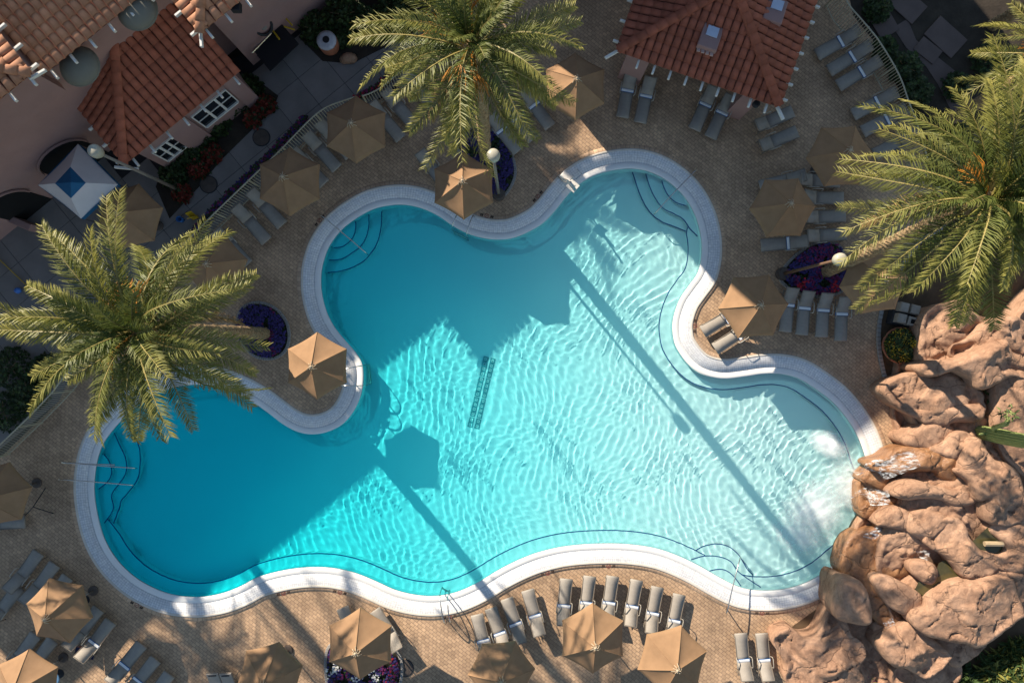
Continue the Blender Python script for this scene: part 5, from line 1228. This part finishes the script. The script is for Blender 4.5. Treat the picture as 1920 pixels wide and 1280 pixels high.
for x, y, l in ((490, 258, 'oval dark manhole cover on the walkway by the fence'), (391, 346, 'round dark manhole cover beside the red leaved shrubs'), (759, 1252, 'dark round drain cover beside the flower bed at the bottom')):
    t = thing('manhole_cover', l, 'manhole cover', P(x, y, .02), 0, 'dark round covers in the ground'); MB().lathe([(.36, 0), (.36, .01), (.33, .012)], 26).build('lid', M_footing, t); MB().lathe([(.40, -.01), (.40, .006), (.36, .008)], 26).build('rim', M_dark, t)
sg_ = thing('floor_sign', 'yellow folding warning sign lying on the grey walkway by the curved fence', 'sign', P(367, 408), R(20))
mb = MB(); mb.box((0, .06, .3), (.28, .03, .6), M=Matrix.Rotation(R(18), 4, 'X')); mb.build('panel', M_brightyellow, sg_); mb = MB(); mb.box((0, -.06, .3), (.28, .03, .6), M=Matrix.Rotation(R(-18), 4, 'X')); mb.build('panel', M_brightyellow, sg_)
bk = thing('bucket', 'small blue bucket on the grey walkway near the yellow sign', 'bucket', P(342, 413)); MB().lathe([(.11, 0), (.14, .3), (.12, .3), (.1, .04)], 16).build('pail', M_blue, bk, True)
pw = thing('pool_pole', 'thin yellow pole lying on the dark paving at the left edge', 'pole', P(-10, 478))
MB().tube([P(-10, 478, .05) - Vector(pw.location), P(60, 545, .05) - Vector(pw.location), P(98, 582, .05) - Vector(pw.location)], .02, 6).build('shaft', M_brightyellow, pw)
bb = thing('ball', 'bright blue ball on the dark paving at the left edge', 'ball', P(38, 545)); MB().lathe([(.01, 0), (.1, .04), (.14, .14), (.1, .24), (.01, .28)], 16).build('skin', mat('bright_blue', (.08, .22, .62), .4), bb, True)
lw = thing('garden_wall', 'low pink wall running in from the left edge below the tent', 'wall', P(20, 408)); 
mb = MB(); a = P(-30, 385) ; b = P(78, 432); d = b - a; mb.box((a + b) / 2 - Vector(lw.location) + Vector((0, 0, .35)), (d.length, .3, .7), math.atan2(d.y, d.x), bev=.02); mb.build('wall', M_pink, lw)
tr = thing('tripod_stand', 'black tripod stand on the shaded deck left of the pool', 'stand', P(62, 952))
mb = MB()
for x, y in ((85, 915), (100, 962), (48, 965)): mb.tube([P(62, 950, 1.0) - Vector(tr.location), P(x, y, 0) - Vector(tr.location)], .02, 5)
mb.build('legs', M_dark, tr); MB().lathe([(.05, .95), (.12, 1.0), (.1, 1.1), (.02, 1.12)], 12).build('head', M_dark, tr)
for x, y, l in ((160, 1124, 'round blue side table right of the tan umbrella at lower left'), (112, 1262, 'round blue side table right of the corner umbrella, bottom left')):
    t = thing('side_table', l, 'side table', P(x, y), 0, 'round blue side tables'); MB().lathe([(.30, .42), (.31, .44), (.31, .46), (.29, .47)], 24).build('top', mat('dusty_blue', (.10, .22, .38), .6), t); MB().tube([(0, 0, 0), (0, 0, .43)], .03, 8).build('stem', M_dark, t); MB().lathe([(.2, 0), (.2, .02), (.03, .04)], 18).build('foot', M_dark, t)
tb = thing('towel_bins', 'dark cart with four pale boxes, one with a square black opening', 'towel bins', P(1685, 590), R(-14))
MB().box((0, 0, .22), (1.0, 1.05, .44), bev=.03).build('cart_body', M_dark, tb)
for i, (x, y) in enumerate(((-.24, .25), (.25, .26), (-.23, -.25), (.25, -.27))):
    b_ = MB().box((x, y, .55), (.40, .40, .36), bev=.03).build('bin', mat('beige_plastic', (.40, .34, .28), .6), tb)
    if i == 3: MB().box((x, y, .735), (.19, .19, .012)).build('opening', M_black, b_)
    else: MB().box((x, y, .74), (.34, .34, .02), bev=.008).build('lid', mat('beige_plastic', (.40, .34, .28)), b_)
tw = thing('beach_towel', 'dark blue towel with a red edge dropped beside a lounger at lower left', 'towel', P(160, 1222), R(-10))
V = []; n = 8
for i in range(n + 1):
    for j in range(n + 1): x, y = (i / n - .5) * .85, (j / n - .5) * .5; V.append((x, y, .05 + .04 * noise.noise(Vector((x * 4, y * 4, 2)))))
obj('cloth', mesh_data('cloth', V, [(i * (n + 1) + j, (i + 1) * (n + 1) + j, (i + 1) * (n + 1) + j + 1, i * (n + 1) + j + 1) for i in range(n) for j in range(n)], [mat('navy_cloth', (.02, .025, .07), .9), mat('red_trim', (.3, .09, .06), .9)], [1 if j == n - 1 else 0 for i in range(n) for j in range(n)], True), tw)
